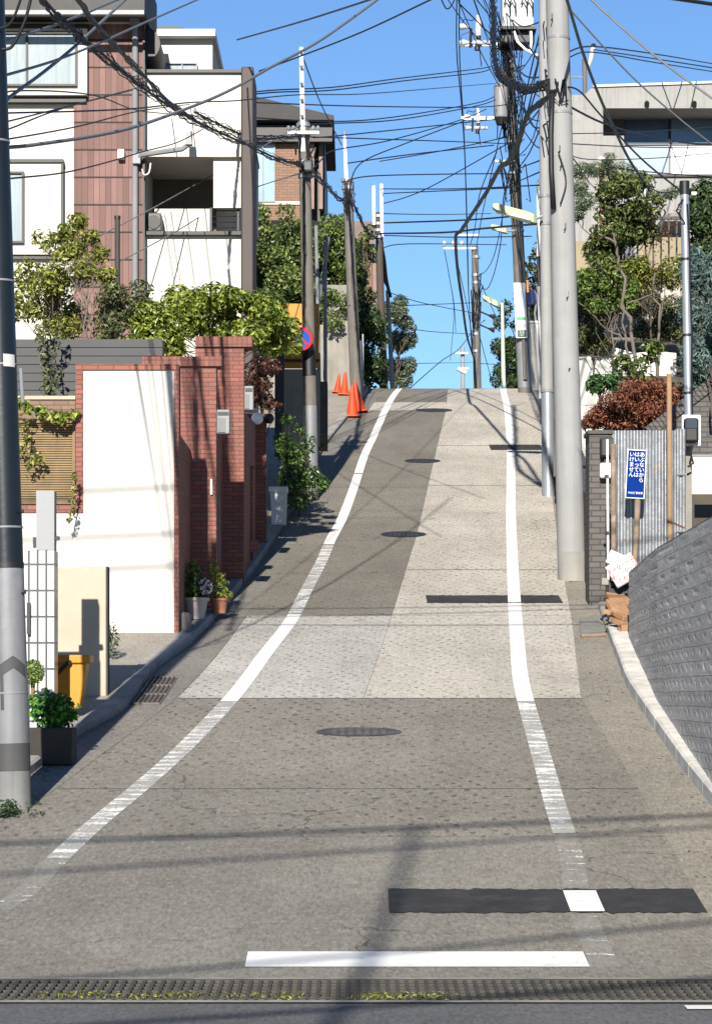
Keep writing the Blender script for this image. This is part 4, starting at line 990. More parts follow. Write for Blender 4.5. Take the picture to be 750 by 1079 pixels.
m_arrow = M('arrow_gray', (0.045, 0.045, 0.047), .7, .15, 4)
obj('arrow_mark', arc_patch(lambda f: 691+10*abs(f-.5)*2, lambda f: 704+10*abs(f-.5)*2, -.45, 1.15, d, NP, 1.4), m_arrow, t, True)
obj('arrow_mark', arc_patch(lambda f: 700, lambda f: 748, -.42, -.22, d, NP, 1.3), m_arrow, t, True)
for y in (150, 297, 385, 556, 730): sl(y+1, y-1, 1.6, m_gutterpipe, 'strap')
obj('tag_plate', arc_patch(lambda f: 375, lambda f: 388, .3, 1.1, d, NP, 1.8), m_porc, t, True)
obj('side_conduit', MB().tube([P(22.2, 388, d-.02), P(24.3, 424, d-.02)], .014, 8), m_gutterpipe, t)
for k, (y, s_) in enumerate(((540, 1), (625, 1), (703, -1))): q = NP(y); x = q[0]+s_*q[2]*.42; obj('step_bolt', MB().tube([P(x, y, d-.05), P(x+s_*4, y, d-.08), P(x+s_*4, y-3, d-.08)], .008, 6), m_black, t)

def util(name, label, d, pts, mat, extra=None, group='utility poles'):
    b = P(pts[0][0], pts[0][1], d); t = TH(name, label, 'utility pole', b, group); obj('shaft', shaft(MB(), pts, d, 24), mat, t, 2)
    if extra: extra(t)
    return t
def steps(t, d, lst, fr):
    for x, y in lst: obj('step_bolt', MB().pb(x-.7, y-3, x+.7, y+3, d-fr, .03).tube([P(x, y+3, d-fr), P(x-1.4, y+4, d-fr-.06)], .008, 5), m_black, t)
# big right pole
d = 32; 
def x_(t):
    steps(t, 32, [(581.5, 17), (589.5, 156), (591, 172), (595.5, 238), (598, 310), (600.3, 385)], .16)
    for y, xx, w_ in ((120, 590, 24.6), (41, 588, 23.6)): obj('clamp', band(MB(), (xx, y), w_+1, d, .03), m_gray, t)
    obj('sleeve', shaft(MB(), [(603, 613, 31.4), (602.5, 582, 31)], d, 28), M('pole_foot', (0.22, 0.215, 0.2), .9, .2, 1.5, fine=30, streak=.3), t, 2)
    obj('riser_cable', MB().tube([P(581.5, 95, d-.16), P(580, 140, d-.17), P(580.5, 180, d-.17), P(583, 220, d-.17), P(581.5, 100, d-.17)][:4], .035, 8), m_wire, t, True)
    mb = MB(); r = random.Random(4)
    for i in range(9):
        a, c = (576+r.uniform(-4, 22), 86+r.uniform(-4, 6)), (576+r.uniform(-2, 24), 92+r.uniform(0, 16)); m_ = ((a[0]+c[0])/2+r.uniform(-3, 3), max(a[1], c[1])+r.uniform(0, 8))
        mb.tube([P(*a, d-.18), P(*m_, d-.2), P(*c, d-.18)], .012, 5)
    obj('cable_tangle', mb, m_wire, t)
util('utility_pole', 'thickest pale concrete utility pole, standing at the kerb above the steel ramp plate', d, [(602.5, 616, 30), (598, 450, 28.2), (594, 300, 26.6), (590, 120, 24.6), (586.5, 0, 23.2), (578, -300, 20)], m_pole, x_)
# slim silver pole behind it
d = 41.5
def x_(t):
    obj('lower_sleeve', shaft(MB(), [(577.6, 524, 14), (576.5, 412, 13.4)], d, 20), m_galv, t, 2)
    for y, xx, w_ in ((236, 574.5, 12.4), (207, 574, 12.2), (412, 576.5, 14.4)): obj('clamp', band(MB(), (xx, y), w_+1, d, .05), m_gray, t)
    steps(t, d, [(580.5, 274), (581, 328)], .0)
util('utility_pole', 'slim silver gray pole half hidden behind the thickest concrete pole', d, [(577.6, 525, 13.2), (575.5, 330, 12.6), (574, 180, 11.8), (572.5, 0, 10.6), (571, -180, 9.5)], m_pole, x_)
# crest pole with transformers
d = 61
def x_(t):
    obj('white_sleeve', shaft(MB(), [(552.5, 409, 14.4), (550, 357, 14)], d, 20), m_polw, t, 2)
    obj('side_conduit', MB().tube([P(553, 400, d-.2), P(548, 280, d-.18), P(542, 150, d-.15), P(540, 60, d-.14)], .05, 8), m_pold, t, 2)
    for y, xx in ((243, 545.5), (183, 541), (170, 540.5), (150, 539.2), (66, 535)): obj('clamp', band(MB(), (xx, y), 13, d, .05), m_galv, t)
    o = obj('crossarm', MB().pb(486, 122.5, 524, 126, d-.25, .07), m_galv, t); obj('crossarm', MB().pb(484, 44.5, 524, 48.5, d-.25, .07), m_galv, t); obj('crossarm', MB().pb(521, 168.6, 544, 170.6, d-.2, .06), m_galv, t)
    mb = MB(); r = random.Random(9)
    for i in range(60):
        y = r.uniform(10, 190); x = 535+ (y/190)*7
        a = (x+r.uniform(-16, 14), y); c = (x+r.uniform(-8, 16), y+r.uniform(8, 40)); m_ = ((a[0]+c[0])/2+r.uniform(-5, 5), max(a[1], c[1])+r.uniform(2, 12))
        mb.tube([P(*a, d-.25), P(*m_, d-.35), P(*c, d-.2)], .014, 5)
    obj('jumper_cables', mb, m_wire, t)
util('utility_pole', 'tall brownish utility pole at the crest carrying transformers and hanging notices', d, [(553, 416, 14), (549, 330, 13.2), (541.5, 170, 11.6), (535, 60, 10.4), (531, -60, 9.4)], m_pold, x_)
# notices on the crest pole
d = 60.7
t = TH('pole_notice', 'long white notice banner with green and pink marks on the crest pole', 'notice', P(548, 355, d))
def tilt(px0, py0, px1, py1, d, dep, k=.048): 
    return MB().prism([(X(px0+(355-py1)*-k, d), Z(py1, d)), (X(px1+(355-py1)*-k, d), Z(py1, d)), (X(px1+(355-py0)*-k, d), Z(py0, d)), (X(px0+(355-py0)*-k, d), Z(py0, d))], d, d+dep)
obj('sheet', tilt(543.5, 298, 555.5, 356, d, .03), m_white, t)
obj('green_mark', tilt(545, 334, 554.5, 337, d-.012, .01), M('mark_green', (.05, .45, .16), .6), t); obj('pink_mark', tilt(546, 341, 553.5, 345, d-.012, .01), M('mark_pink', (.75, .42, .45), .6), t)
obj('violet_strip', tilt(550.5, 306, 551.6, 330, d-.012, .01), M('mark_violet', (.35, .33, .62), .6), t)
obj('number_plate', tilt(545, 347.8, 554.3, 354.8, d-.02, .018), M('plate_green', (.012, .05, .035), .4), t)
mb = jtext('x', t, '1-2', P(549.6, 350.2, d-.022), .085, m_white, RX); obj('lettering', mb, m_white, t); obj('lettering', jtext('x', t, '3-4', P(549.6, 353.0, d-.022), .05, m_white, RX), m_white, t)
# left poles
d = 41
def x_(t):
    obj('white_sleeve', shaft(MB(), [(327.8, 500, 15), (326.8, 428, 14.4)], d, 20), m_polw, t, 2)
    obj('dark_wrap', shaft(MB(), [(325.8, 396, 14.3), (325.2, 370, 14.1)], d-.01, 20), m_black, t, 2)
    obj('top_extension', shaft(MB(), [(319.6, 160, 6), (317.4, 50, 4.6)], d-.06, 14), m_white, t, 2)
    [obj('top_bolt', MB().ball(P(317.3+.3*(y-50)/20, y, d-.16), .03, 6), m_gray, t) for y in (54, 70, 88, 105, 122)]
    steps(t, d, [(321, 200), (322, 235), (322.4, 265)], .1)
    for y, xx in ((132, 319.5), (141, 320), (172, 321), (186, 321.5)): obj('clamp', band(MB(), (xx, y), 14.5, d, .06), m_galv, t)
    obj('crossarm', MB().pb(303, 138, 336, 141, d-.2, .07), m_galv, t)
    [obj('insulator', MB().ball(P(x, 135, d-.17), .035, 8, (1, 1, 1.3)), m_galv, t) for x in (304, 309, 330, 335)]
    obj('cable_box', MB().pb(318, 168, 330, 181, d-.35, .25), M('cable_box_dark', (0.025, 0.035, 0.038), .5), t, bev=.04)
    r = random.Random(6); mb = MB()
    for i in range(12):
        a = (321+r.uniform(-16, 12), r.uniform(134, 178)); c = (321+r.uniform(-12, 16), r.uniform(140, 186)); m_ = ((a[0]+c[0])/2, max(a[1], c[1])+r.uniform(2, 9)); mb.tube([P(*a, d-.25), P(*m_, d-.3), P(*c, d-.25)], .012, 5)
    obj('jumper_cables', mb, m_wire, t)
util('utility_pole', 'brown gray utility pole with a white top extension and the no parking sign', d, [(328.5, 530, 14.2), (327, 430, 13.8), (324, 300, 13), (321.5, 190, 12.2), (319.6, 128, 11.6)], m_pold, x_)
d = 58
def x_(t):
    obj('top_extension', shaft(MB(), [(365.4, 200, 5), (363, 142, 3.4)], d, 12), m_white, t, 2); obj('tip', shaft(MB(), [(363, 142, 3.8), (363, 139, 3)], d, 12), m_gray, t, 2)
    for y, xx in ((190, 365.5), (198, 366), (212, 366.5)): obj('clamp', band(MB(), (xx, y), 12.5, d, .08), m_galv, t)
    r = random.Random(8); mb = MB()
    for i in range(12):
        a = (366+r.uniform(-6, 8), r.uniform(188, 215)); c = (367+r.uniform(-6, 9), r.uniform(195, 225)); m_ = ((a[0]+c[0])/2, max(a[1], c[1])+r.uniform(2, 9)); mb.tube([P(*a, d-.25), P(*m_, d-.3), P(*c, d-.25)], .014, 5)
    obj('jumper_cables', mb, m_wire, t); steps(t, d, [(369, 318)], .1)
util('utility_pole', 'gray utility pole beside the white sheet panel and the orange cones', d, [(376.5, 440, 12.4), (372.5, 350, 11.8), (368.5, 250, 10.8), (365.6, 188, 9.8)], m_pold, x_)
d = 66
def x_(t):
    obj('top_extension', MB().tube([P(394, 237, d-.15), P(393.6, 196, d-.15)], .05, 10), m_white, t, 2); obj('top_extension', MB().tube([P(402.5, 250, d-.15), P(401.8, 194, d-.15)], .05, 10), m_white, t, 2)
    for y in (228, 236, 243, 250): obj('clamp', band(MB(), (398.6, y), 10, d, .07), m_galv, t)
util('utility_pole', 'dark brown utility pole at the crest topped by a pair of white rods', d, [(405, 415, 8.6), (401, 320, 8), (398.5, 224, 7.2)], M('pole_brown', (0.06, 0.045, 0.036), .85, .25, 1.5, streak=.4), x_)
util('utility_pole', 'thin pale pole just past the crest beside the dull green tree', 70, [(413.5, 413, 5), (410, 340, 4.4), (408, 306, 3.8)], m_pole)
d = 97
def x_(t):
    obj('crossarm', MB().pb(467, 260.5, 502, 262.5, d-.2, .08), m_galv, t); obj('crossarm', MB().pb(482, 246.6, 504, 248.4, d+20-20-.3, .08), m_galv, t)
    [obj('insulator', MB().ball(P(x, 256.5, d-.16), .09, 8, (1, 1, 1.3)), m_porc, t) for x in (468, 477.5, 486)]
    for y in (271, 290, 298, 330, 352, 370): obj('clamp', band(MB(), (501, y), 9, d, .1), m_galv, t)
    r = random.Random(12); mb = MB()
    for i in range(10):
        a = (502+r.uniform(-6, 9), r.uniform(285, 340)); c = (502+r.uniform(-6, 9), r.uniform(300, 350)); mb.tube([P(*a, d-.25), P((a[0]+c[0])/2, max(a[1], c[1])+5, d-.3), P(*c, d-.25)], .025, 5)
    obj('jumper_cables', mb, m_wire, t)
    for xx, yy in ((519, 334), (519, 348)): obj('service_head', MB().tube([P(505, yy-6, d), P(514, yy-2, d), P(521, yy, d)], [.03, .03, .12], 8), m_wire, t)
util('utility_pole', 'rusty brown utility pole in the gap of sky beyond the crest', d, [(503, 425, 8.4), (501.5, 330, 8), (500, 259, 7)], m_pold, x_)
def x_(t): obj('crossarm', MB().pb(480, 371, 493, 373, 169.6, .1), m_galv, t); obj('crossarm', MB().pb(482, 387, 494, 389, 169.6, .1), m_galv, t)
util('utility_pole', 'farthest small gray pole low in the gap of sky', 170, [(487.5, 425, 4.6), (487.2, 366, 4)], m_pole, x_)
# transformers, switches
d = 60.6
t = TH('transformer', 'big white box transformer high on the crest pole', 'transformer', P(545, 28, d))
obj('case', MB().pb(529, -22, 562, 28, d-.5, .8), M('case_white', (0.42, 0.42, 0.42), .5, .08, 2, streak=.3), t, bev=.03)
mb = MB()
for x in (535.5, 545.5, 556): mb.pb(x-.4, -20, x+.4, 27, d-.53, .03)
obj('fin', mb, m_porc, t); obj('underside', MB().pb(526, 31, 563, 46, d-.3, .7), m_black, t, bev=.05); obj('flange', MB().pb(527, 28.2, 565, 30.5, d-.5, .8), m_black, t)
for pts in ([(541, 33), (545, 44), (553, 52), (564, 58), (574, 58)], [(559, 33), (559.5, 44), (558.5, 54)]): obj('white_lead', MB().tube([P(*p, d-.6) for p in pts], .035, 8), m_white, t, True)
mb = MB()
for x in (531, 537, 549, 555): mb.tube([P(x, 5, d-.58), P(x+2, -4, d-.7), P(x+6, 4, d-.7), P(x+6, 14, d-.6)], .02, 6)
obj('loop_lead', mb, m_wire, t)
t = TH('transformer', 'gray drum transformer on the side of the crest pole', 'transformer', P(527, 133, d))
obj('drum', MB().tube([P(527.3, y, d-.15) for y in (124, 122, 92, 88)], [.16, .17, .17, .15], 24), M('drum_gray', (0.18, 0.18, 0.19), .5, .12, 3, streak=.3), t, 2)
obj('drum_base', MB().tube([P(528, 131.5, d-.15), P(528, 124.2, d-.15)], [.12, .175], 24), m_black, t, 2); obj('bushing', MB().tube([P(530, 88, d-.15), P(530, 85, d-.15)], .05, 10), m_porc, t, 2)
for py, lab in ((30, 'upper'), (124, 'lower')):
    t = TH('line_switch', '%s cluster of white porcelain switches on an arm of the crest pole' % lab, 'switch', P(500, py, d), 'porcelain switches on the crest pole'); s = 1 if py < 60 else .72
    def q(dx, dy): return P(503+dx*s, py+dy*s, d-.35)
    obj('insulator', MB().tube([q(-19, -2), q(-15, -2), q(-13, -2), q(-10, -1)], [.07*s, .08*s, .06*s, .04*s], 12), m_porc, t, 2); obj('insulator', MB().tube([q(-19, 15), q(-14, 15), q(-12, 15), q(-9, 15)], [.07*s, .08*s, .06*s, .04*s], 12), m_porc, t, 2)
    obj('insulator', MB().tube([q(0, -14), q(1, -8), q(0.5, 2), q(1, 8)], [.04*s, .075*s, .08*s, .07*s], 12), m_porc, t, 2); obj('insulator', MB().tube([q(-5, 15), q(14, 15)], .055*s, 12), m_porc, t, 2)
    obj('cap', MB().tube([q(.8, 8), q(.8, 11)], .06*s, 10), m_black, t, 2); obj('cap', MB().tube([q(0, 17), q(-.5, 23)], .07*s, 10), m_black, t, 2)
    obj('bracket', MB().tube([q(-7, 0), q(-8, 20)], .035*s, 8), m_black, t, 2)
    mb = MB(); mb.tube([q(-18, -2), q(-14, -10), q(-6, -8), q(0, -12)], .012, 5); mb.tube([q(-18, 15), q(-17, 7), q(-8, 3)], .012, 5); mb.tube([q(2, 22), q(3, 32), q(4, 40)], .012, 5); obj('lead', mb, m_wire, t)
# street lamps
m_lampw = M('lamp_cream', (0.42, 0.45, 0.27), .35, .06, 4); m_lampd = M('lamp_diffuser', (0.5, 0.53, 0.42), .25, .05, 4)
def lamp(label, a, b_, c_, d, s):
    t = TH('street_lamp', label, 'street lamp', P(*c_, d), 'tube street lamps')
    A, B = P(*a, d-.2*s), P(*b_, d); ax = (B-A); Lg = ax.length; R = Matrix.Rotation(-math.atan2(ax.z, ax.x), 3, 'Y')
    mid = (A+B)/2
    hs = [(-.5, .035), (-.42, .06), (.3, .085), (.5, .075)]; mb = MB(); vs = []
    for u, hh in hs:
        p = mid+ax*u
        for dy, dz in ((-.07, -.6), (.07, -.6), (.06, .6), (-.06, .6)): vs.append(p+Vector((0, dy*s*1.4, dz*hh*s*1.6)))
    mb.add(vs, [(i*4+j, i*4+(j+1)%4, i*4+4+(j+1)%4, i*4+4+j) for i in range(3) for j in range(4)]+[(3,2,1,0), (12,13,14,15)]); obj('housing', mb, m_lampw, t, bev=.01)
    obj('diffuser', MB().ob(mid+Vector((0, -.05*s, -.055*s)), (Lg*.8, .12*s, .05*s), R), m_lampd, t, bev=.01)
    obj('arm', MB().tube([B, P(*c_, d)], .03*s, 8), m_galv, t); obj('bracket', MB().ob(B, (.09*s, .12*s, .14*s)), M('lamp_bracket', (.12, .16, .08), .6), t)
    return t
lamp('largest cream tube street lamp on an arm of the slim silver pole', (519, 217.5), (562, 231), (571, 228), 41.3, 1.0)
lamp('middle cream tube street lamp beside the crest pole below the largest lamp', (517, 238.5), (533, 243.5), (543, 243), 60.7, .9)
t = lamp('lowest cream tube street lamp on its own pale green post past the crest', (508.5, 313), (524, 321), (528, 320), 75, 1.1)
obj('post', MB().tube([P(530.5, 420, 75), P(528.8, 319, 75)], [.075, .05], 12), M('lamp_post_green', (0.36, 0.43, 0.35), .5, .1, 3), t, 2)
obj('lamp_far', MB().tube([P(482, 388, 150), P(491, 393, 150)], .14, 8), m_lampd, None); tag(SC.objects['lamp_far'], 'tiny white street lamp low in the gap of sky', 'street lamp', 'tube street lamps'); SC.objects['lamp_far'].name = 'street_lamp'
# no parking sign
d = 40.6; c = P(317.5, 357, d)
t = TH('no_parking_sign', 'round blue and red no parking sign fixed to the brown gray pole', 'road sign', c)
R_ = .19; Ry = Matrix.Rotation(math.radians(15), 3, 'Z'); ax = Ry @ Vector((0, 1, 0))
obj('disc', MB().disc(c, R_, ax, .012, 40), M('sign_red', (0.42, 0.012, 0.018), .35, .05), t, 2)
obj('blue_face', MB().disc(c-ax*.008, R_*.76, ax, .006, 40), M('sign_blue', (0.008, 0.06, 0.3), .35, .05), t, 2)
obj('slash', MB().ob(c-ax*.013, (R_*1.6, .004, R_*.20), Ry @ Matrix.Rotation(math.radians(45), 3, 'Y')), M('sign_red_bar', (0.42, 0.012, 0.018), .35, .05), t)
obj('bracket', MB().tube([c+ax*.02, P(325, 357, 40.98)], .015, 6), m_gray, t)
# house service mast on the right with insulator
d = 54
t = TH('service_mast', 'short gray service mast with a white insulator by the concrete house', 'pole', P(615.5, 118, d))
obj('shaft', MB().tube([P(616, 110, d), P(615.3, 62, d)], .05, 12), m_pold, t, 2); obj('insulator', MB().tube([P(619, 72, d), P(622, 62, d), P(624.5, 50, d)], [.03, .055, .06], 10), m_porc, t, 2); obj('arm', MB().tube([P(598, 81, d), P(617, 81.5, d)], .02, 6), m_galv, t)
obj('cap', MB().ball(P(624.8, 48.5, d), .06, 8), m_black, t)
# iron mast with white ball among the trees
d = 43
t = TH('rusty_mast', 'rusty pipe mast with a white ball top among the garden trees', 'mast', P(634, 250, d)); obj('shaft', MB().tube([P(634.5, 262, d), P(633.5, 172, d)], .05, 10), M('mast_rust', (.2, .10, .065), .85, .3, 4), t, 2); obj('ball', MB().ball(P(633.7, 170, d), .09, 10), m_white, t, True)

# ================================================================== wires
def spline(pts, k=6):
    out = []; n = len(pts)
    for i in range(n-1):
        p0, p1, p2, p3 = pts[max(i-1,0)], pts[i], pts[i+1], pts[min(i+2,n-1)]
        for j in range(k):
            t = j/k; out.append(.5*((2*p1)+(p2-p0)*t+(2*p0-5*p1+4*p2-p3)*t*t+(3*p1-p0-3*p2+p3)*t**3))
    out.append(pts[-1]); return out
def path3(px, d0, d1):
    L = [0]
    for a, b in zip(px, px[1:]): L.append(L[-1]+math.hypot(b[0]-a[0], b[1]-a[1]))
    return [P(a[0], a[1], 1/((1/d0)+(1/d1-1/d0)*l/L[-1])) for a, l in zip(px, L)]
def wire(label, px, d0, d1, r=.011, mat=None, group=None, cat='wire', name='overhead_wire'):
    p3 = path3(px, d0, d1)
    o = obj(name, MB().tube(spline(p3, 6 if len(px) > 2 else 1), r, 5), mat or m_wire, smooth=True); tag(o, label, cat, group); return o
def bundle(label, px, d0, d1, r, n=4, seed=1, spread=1.6, coil=0, mat=None, nz=.6):
    p3 = spline(path3(px, d0, d1), 14); rr = random.Random(seed)
    mb = MB().tube(p3, r, 6)
    for s in range(n):
        a = rr.uniform(0, 6.28); f = rr.uniform(.25, .6); q = []; amp = r*spread*rr.uniform(.8, 1.5)
        for i, p in enumerate(p3):
            g = a+f*i*.6+rr.gauss(0, .25*nz); h = 1+.4*nz*rr.gauss(0, 1); q.append(p+Vector((math.cos(g)*amp*h*.6, math.cos(g+1)*amp*.5, math.sin(g)*amp*h)))
        mb.tube(q, r*.38, 5)
    if coil:
        q = []; tot = len(p3)-1; N = coil*8
        for i in range(N+1):
            f = i/N*tot; k = min(int(f), tot-1); p = p3[k].lerp(p3[k+1], f-k); g = 2*math.pi*i/8; q.append(p+Vector((math.cos(g)*r*1.9, math.sin(g)*r*1.2, math.sin(g)*r*1.9)))
        mb.tube(q, r*.22, 4, False)
    o = obj('cable_bundle', mb, mat or m_wire, smooth=True); tag(o, label, 'cable'); return o
NPX = -10
bundle('thick tangled black cable bundle sagging past the tiled column to the sign pole', [(-4, -78), (20, -34), (47, 0), (75, 31), (100, 50), (149, 91), (187, 117), (224, 136), (257, 151), (290, 166), (321, 176)], 17.6, 41, .015, 7, 3, 3.0, 26)
bundle('smoother black cable bundle just above the thick tangled one over the tiled column', [(30, -60), (57, -28), (82, 0), (112, 38), (149, 77), (179, 108), (205, 126)], 17.6, 33, .02, 2, 5, 1.3)
bundle('looped black cable strand from the brown balcony pillar to the sign pole', [(205, 118), (235, 133), (258, 143), (275, 146), (300, 145), (318, 142)], 33, 41, .014, 5, 8, 2.6, 22)
bundle('black cable bundle sagging between the sign pole and the pole by the cones', [(323, 172), (335, 186), (346, 198), (357, 208), (367, 212)], 41, 58, .022, 5, 12, 2.2)
bundle('black cable bundle running from the pole by the cones to the crest', [(367, 206), (375, 220), (384, 239), (391, 248), (398, 250)], 58, 66, .026, 3, 14, 2.0)
bundle('black cable bundle falling from the twin rod pole past the crest', [(399, 248), (404, 270), (407, 295), (411, 312)], 66, 70, .05, 1, 15, 1.2)
bundle('coil wrapped black cable curving from the top edge around the transformers to the thickest pole', [(517, -30), (519, 0), (520, 37), (522, 68), (530, 83), (546, 91.5), (562, 93), (577, 88)], 44, 32.1, .036, 3, 21, 1.5, 34, nz=.15)
bundle('long thick black cable sweeping from the thickest pole down to the pole beyond the crest', [(578, 102), (566, 111), (557, 119), (550, 135), (544, 153), (538, 167), (526, 178), (515, 198), (500, 221), (486, 243), (480, 250), (482, 285), (487, 320), (492, 355), (500, 380)], 32, 97, .036, 2, 22, 1.3, nz=.2)
g1 = 'gray wires in front of the white house'
wire('upper gray wire rising from the near dark pole across the house window', [(-10, 50), (10, 42), (50, 29), (90, 14), (128, -2), (170, -18)], 17.6, 30, .013, m_wireg, g1)
wire('straight thick gray wire crossing the house window steeply', [(-10, 123), (10, 103), (50, 73), (87, 42), (132, 0), (160, -26)], 17.6, 28, .015, m_wireg, g1)
wire('gray wire from the near dark pole passing just under the upper window', [(-10, 82), (10, 78), (63, 62), (110, 43), (150, 25), (207, 0), (240, -15)], 17.6, 34, .012, m_wireg, g1)
wire('longest pale gray wire rising from the near dark pole', [(-10, 157), (12, 155), (33, 153), (100, 143), (147, 132), (213, 108), (250, 91), (283, 72), (330, 47), (360, 27), (397, 0), (420, -18)], 17.6, 30, .015, m_wireg, g1)
g2 = 'thin dark wires in front of the white house'
for lab, px, d1 in (('lowest thin black wire from the near dark pole across the tiled column', [(-8, 190), (12, 188), (67, 182), (113, 171), (150, 160), (187, 150), (214, 136)], 34),
    ('thin black wire crossing the tiled column just below the window ledge', [(-8, 131), (12, 127), (80, 110), (140, 95)], 34),
    ('long black wire leaving the near dark pole and crossing all the sky to the transformer', [(-10, 120), (12, 119), (90, 117), (147, 114), (200, 108), (250, 106), (313, 100), (383, 99), (460, 93), (520, 88)], 60),
    ('thin black wire from the near dark pole to the balcony wall', [(-9, 148), (12, 146), (83, 133), (147, 117), (200, 110)], 36),
    ('thin slack wire falling across the lower window panel', [(-9, 112), (12, 96), (97, 100), (143, 116), (180, 120)], 36),
    ('very thin wire over the white wall beside the upper window ledge', [(-9, 140), (12, 135), (67, 114), (147, 92)], 34)):
    wire(lab, px, 17.6, d1, .0075, None, g2)
wire('thin gray wire slanting over the balcony opening to the bushes', [(100, 251), (145, 228), (187, 205), (250, 170), (319, 130)], 33.5, 41, .009, m_wireg, g2)
wire('lower thin gray wire slanting over the white balcony wall', [(122, 278), (187, 243), (250, 205), (318, 182)], 33.5, 41, .009, m_wireg, g2)
wire('black cable loop hanging from the near dark pole at the top corner', [(34, -6), (28, 18), (20, 37), (12, 50), (2, 52)], 17.4, 17.5, .012, None, g2)
wire('second black cable loop beside the near dark pole top', [(24, -6), (17, 14), (10, 26), (0, 30)], 17.4, 17.5, .01, None, g2)
wire('white cable curl at the corner of the balcony opening', [(150, 178), (152, 184), (157, 182), (159, 172)], 35.7, 35.8, .012, m_white, g2)
g3 = 'wires crossing the sky between the left and right poles'
TW = 'thin dark wire crossing the blue sky between poles on either side'
sky_w = [([(250, 42), (317, 23), (383, 2), (400, -4)], 36, 26, None), ([(273, 75), (320, 58), (383, 33), (453, 0), (470, -8)], 40, 30, None), ([(318, 57), (337, 107), (360, 153)], 41, 54, 'slack thin wire joining the two white pole extensions'),
    ([(150, 119), (267, 97), (350, 92), (417, 83), (500, 73), (518, 70)], 36, 60, None), ([(150, 121), (270, 99), (350, 95), (427, 85), (500, 77), (516, 73)], 36, 60, None), ([(267, 108), (383, 112), (500, 113), (535, 110)], 40, 60, None),
    ([(250, 123), (350, 128), (417, 123), (500, 109), (520, 102)], 39, 60, None), ([(320, 131), (350, 130), (420, 126), (500, 112), (522, 105)], 41, 60, None), ([(330, 178), (340, 167), (353, 158), (410, 148), (483, 127), (512, 115)], 41, 60, 'dark cable rising from the sign pole to the gray drum transformer'),
    ([(368, 200), (380, 172), (430, 150), (490, 127)], 54, 60, None), ([(270, 143), (350, 145), (500, 150), (540, 152)], 40, 61, None), ([(330, 145), (367, 142), (500, 128), (535, 124)], 41, 61, None), ([(366, 172), (430, 163), (520, 153)], 54, 61, None),
    ([(366, 190), (400, 185), (517, 183), (545, 184)], 54, 61, None), ([(402, 215), (445, 201), (523, 158), (536, 150)], 66, 61, None), ([(400, 199), (480, 199), (571, 195)], 66, 45, None), ([(402, 204), (470, 201), (540, 198)], 66, 61, None),
    ([(400, 235), (488, 232), (540, 228)], 66, 61, 'heavier dark cable spanning from the twin rod pole to the crest pole'), ([(400, 246), (467, 245), (507, 241), (565, 236)], 66, 45, 'second heavier cable spanning just above the cream lamps'), ([(402, 248), (480, 250), (560, 249)], 66, 61, None), ([(402, 262), (430, 257), (533, 258)], 66, 80, None),
    ([(400, 225), (460, 226), (517, 225)], 66, 97, None), ([(409, 308), (440, 318), (478, 326), (500, 330)], 70, 97, None), ([(425, 322), (500, 319)], 75, 97, None), ([(418, 342), (450, 349), (500, 352)], 75, 120, None), ([(430, 383), (500, 382)], 90, 170, None),
    ([(432, 409), (464, 381), (484, 367), (500, 345)], 66, 97, 'cable rising from behind the crest to the rusty brown pole'), ([(545, 178), (569, 169)], 61, 42, None), ([(546, 191), (569, 181)], 61, 42, None),
    ([(400, 170), (470, 158), (536, 144)], 60, 61, None), ([(504, 383), (545, 385)], 97, 97, None)]
for px, a, b, lab in sky_w: wire(lab or TW, px, a, b, .012 if a < 50 else (.022 if lab and 'heavier' in lab else .014), None, g3)
g4 = 'wires hanging along the street toward the rusty brown pole'
for px, a, b, lab in (([(536, 180), (531, 215), (527, 240), (520, 270), (512, 285), (504, 290)], 61, 97, 'black drop wire looping down from the crest pole past the middle lamp'), ([(537, 185), (530, 210), (527, 257), (519, 292), (511, 305), (502, 290)], 61, 97, 'lower black drop wire looping from the crest pole to the lowest lamp'),
    ([(481, -5), (481, 56), (486, 112), (490, 180), (493, 300), (497, 372)], 58, 97, 'long vertical looking black wire running down past the switches'), ([(484, -5), (484, 60), (489, 150), (492, 240), (494, 320), (499, 385)], 58, 97, 'black wire beside the long vertical looking one'),
    ([(467, 258), (472, 285), (478, 320), (480, 350)], 97, 120, 'thin wire falling from the white crossarm beyond the crest'), ([(478, 260), (487, 300), (495, 340), (499, 372)], 97, 100, 'short wire from the white crossarm down to the rusty brown pole'),
    ([(523, 160), (505, 205), (500, 240), (494, 262)], 61, 97, None), ([(536, 100), (518, 180), (508, 225), (500, 270)], 61, 97, None), ([(576, 60), (560, 110), (548, 150), (538, 190)], 45, 61, None), ([(572, 20), (560, 70), (552, 110), (545, 160)], 45, 61, None), ([(571, 130), (558, 160), (550, 172)], 42, 61, None),
    ([(463, -5), (470, 9), (476, 5), (480, -4)], 57, 58, None), ([(483, 3), (500, 20), (512, 32), (530, 45)], 58, 60, None), ([(500, -3), (512, 12), (518, 20)], 58, 60, None), ([(507, 300), (516, 320), (530, 350)], 97, 97, None), ([(504, 350), (512, 380), (520, 408)], 97, 110, None), ([(472, 285), (478, 330), (474, 380)], 97, 150, None)):
    wire(lab or 'thin black wire hanging among the cables around the crest pole', px, a, b, .016, None, g4)
g5 = 'wires running to the houses on the right'
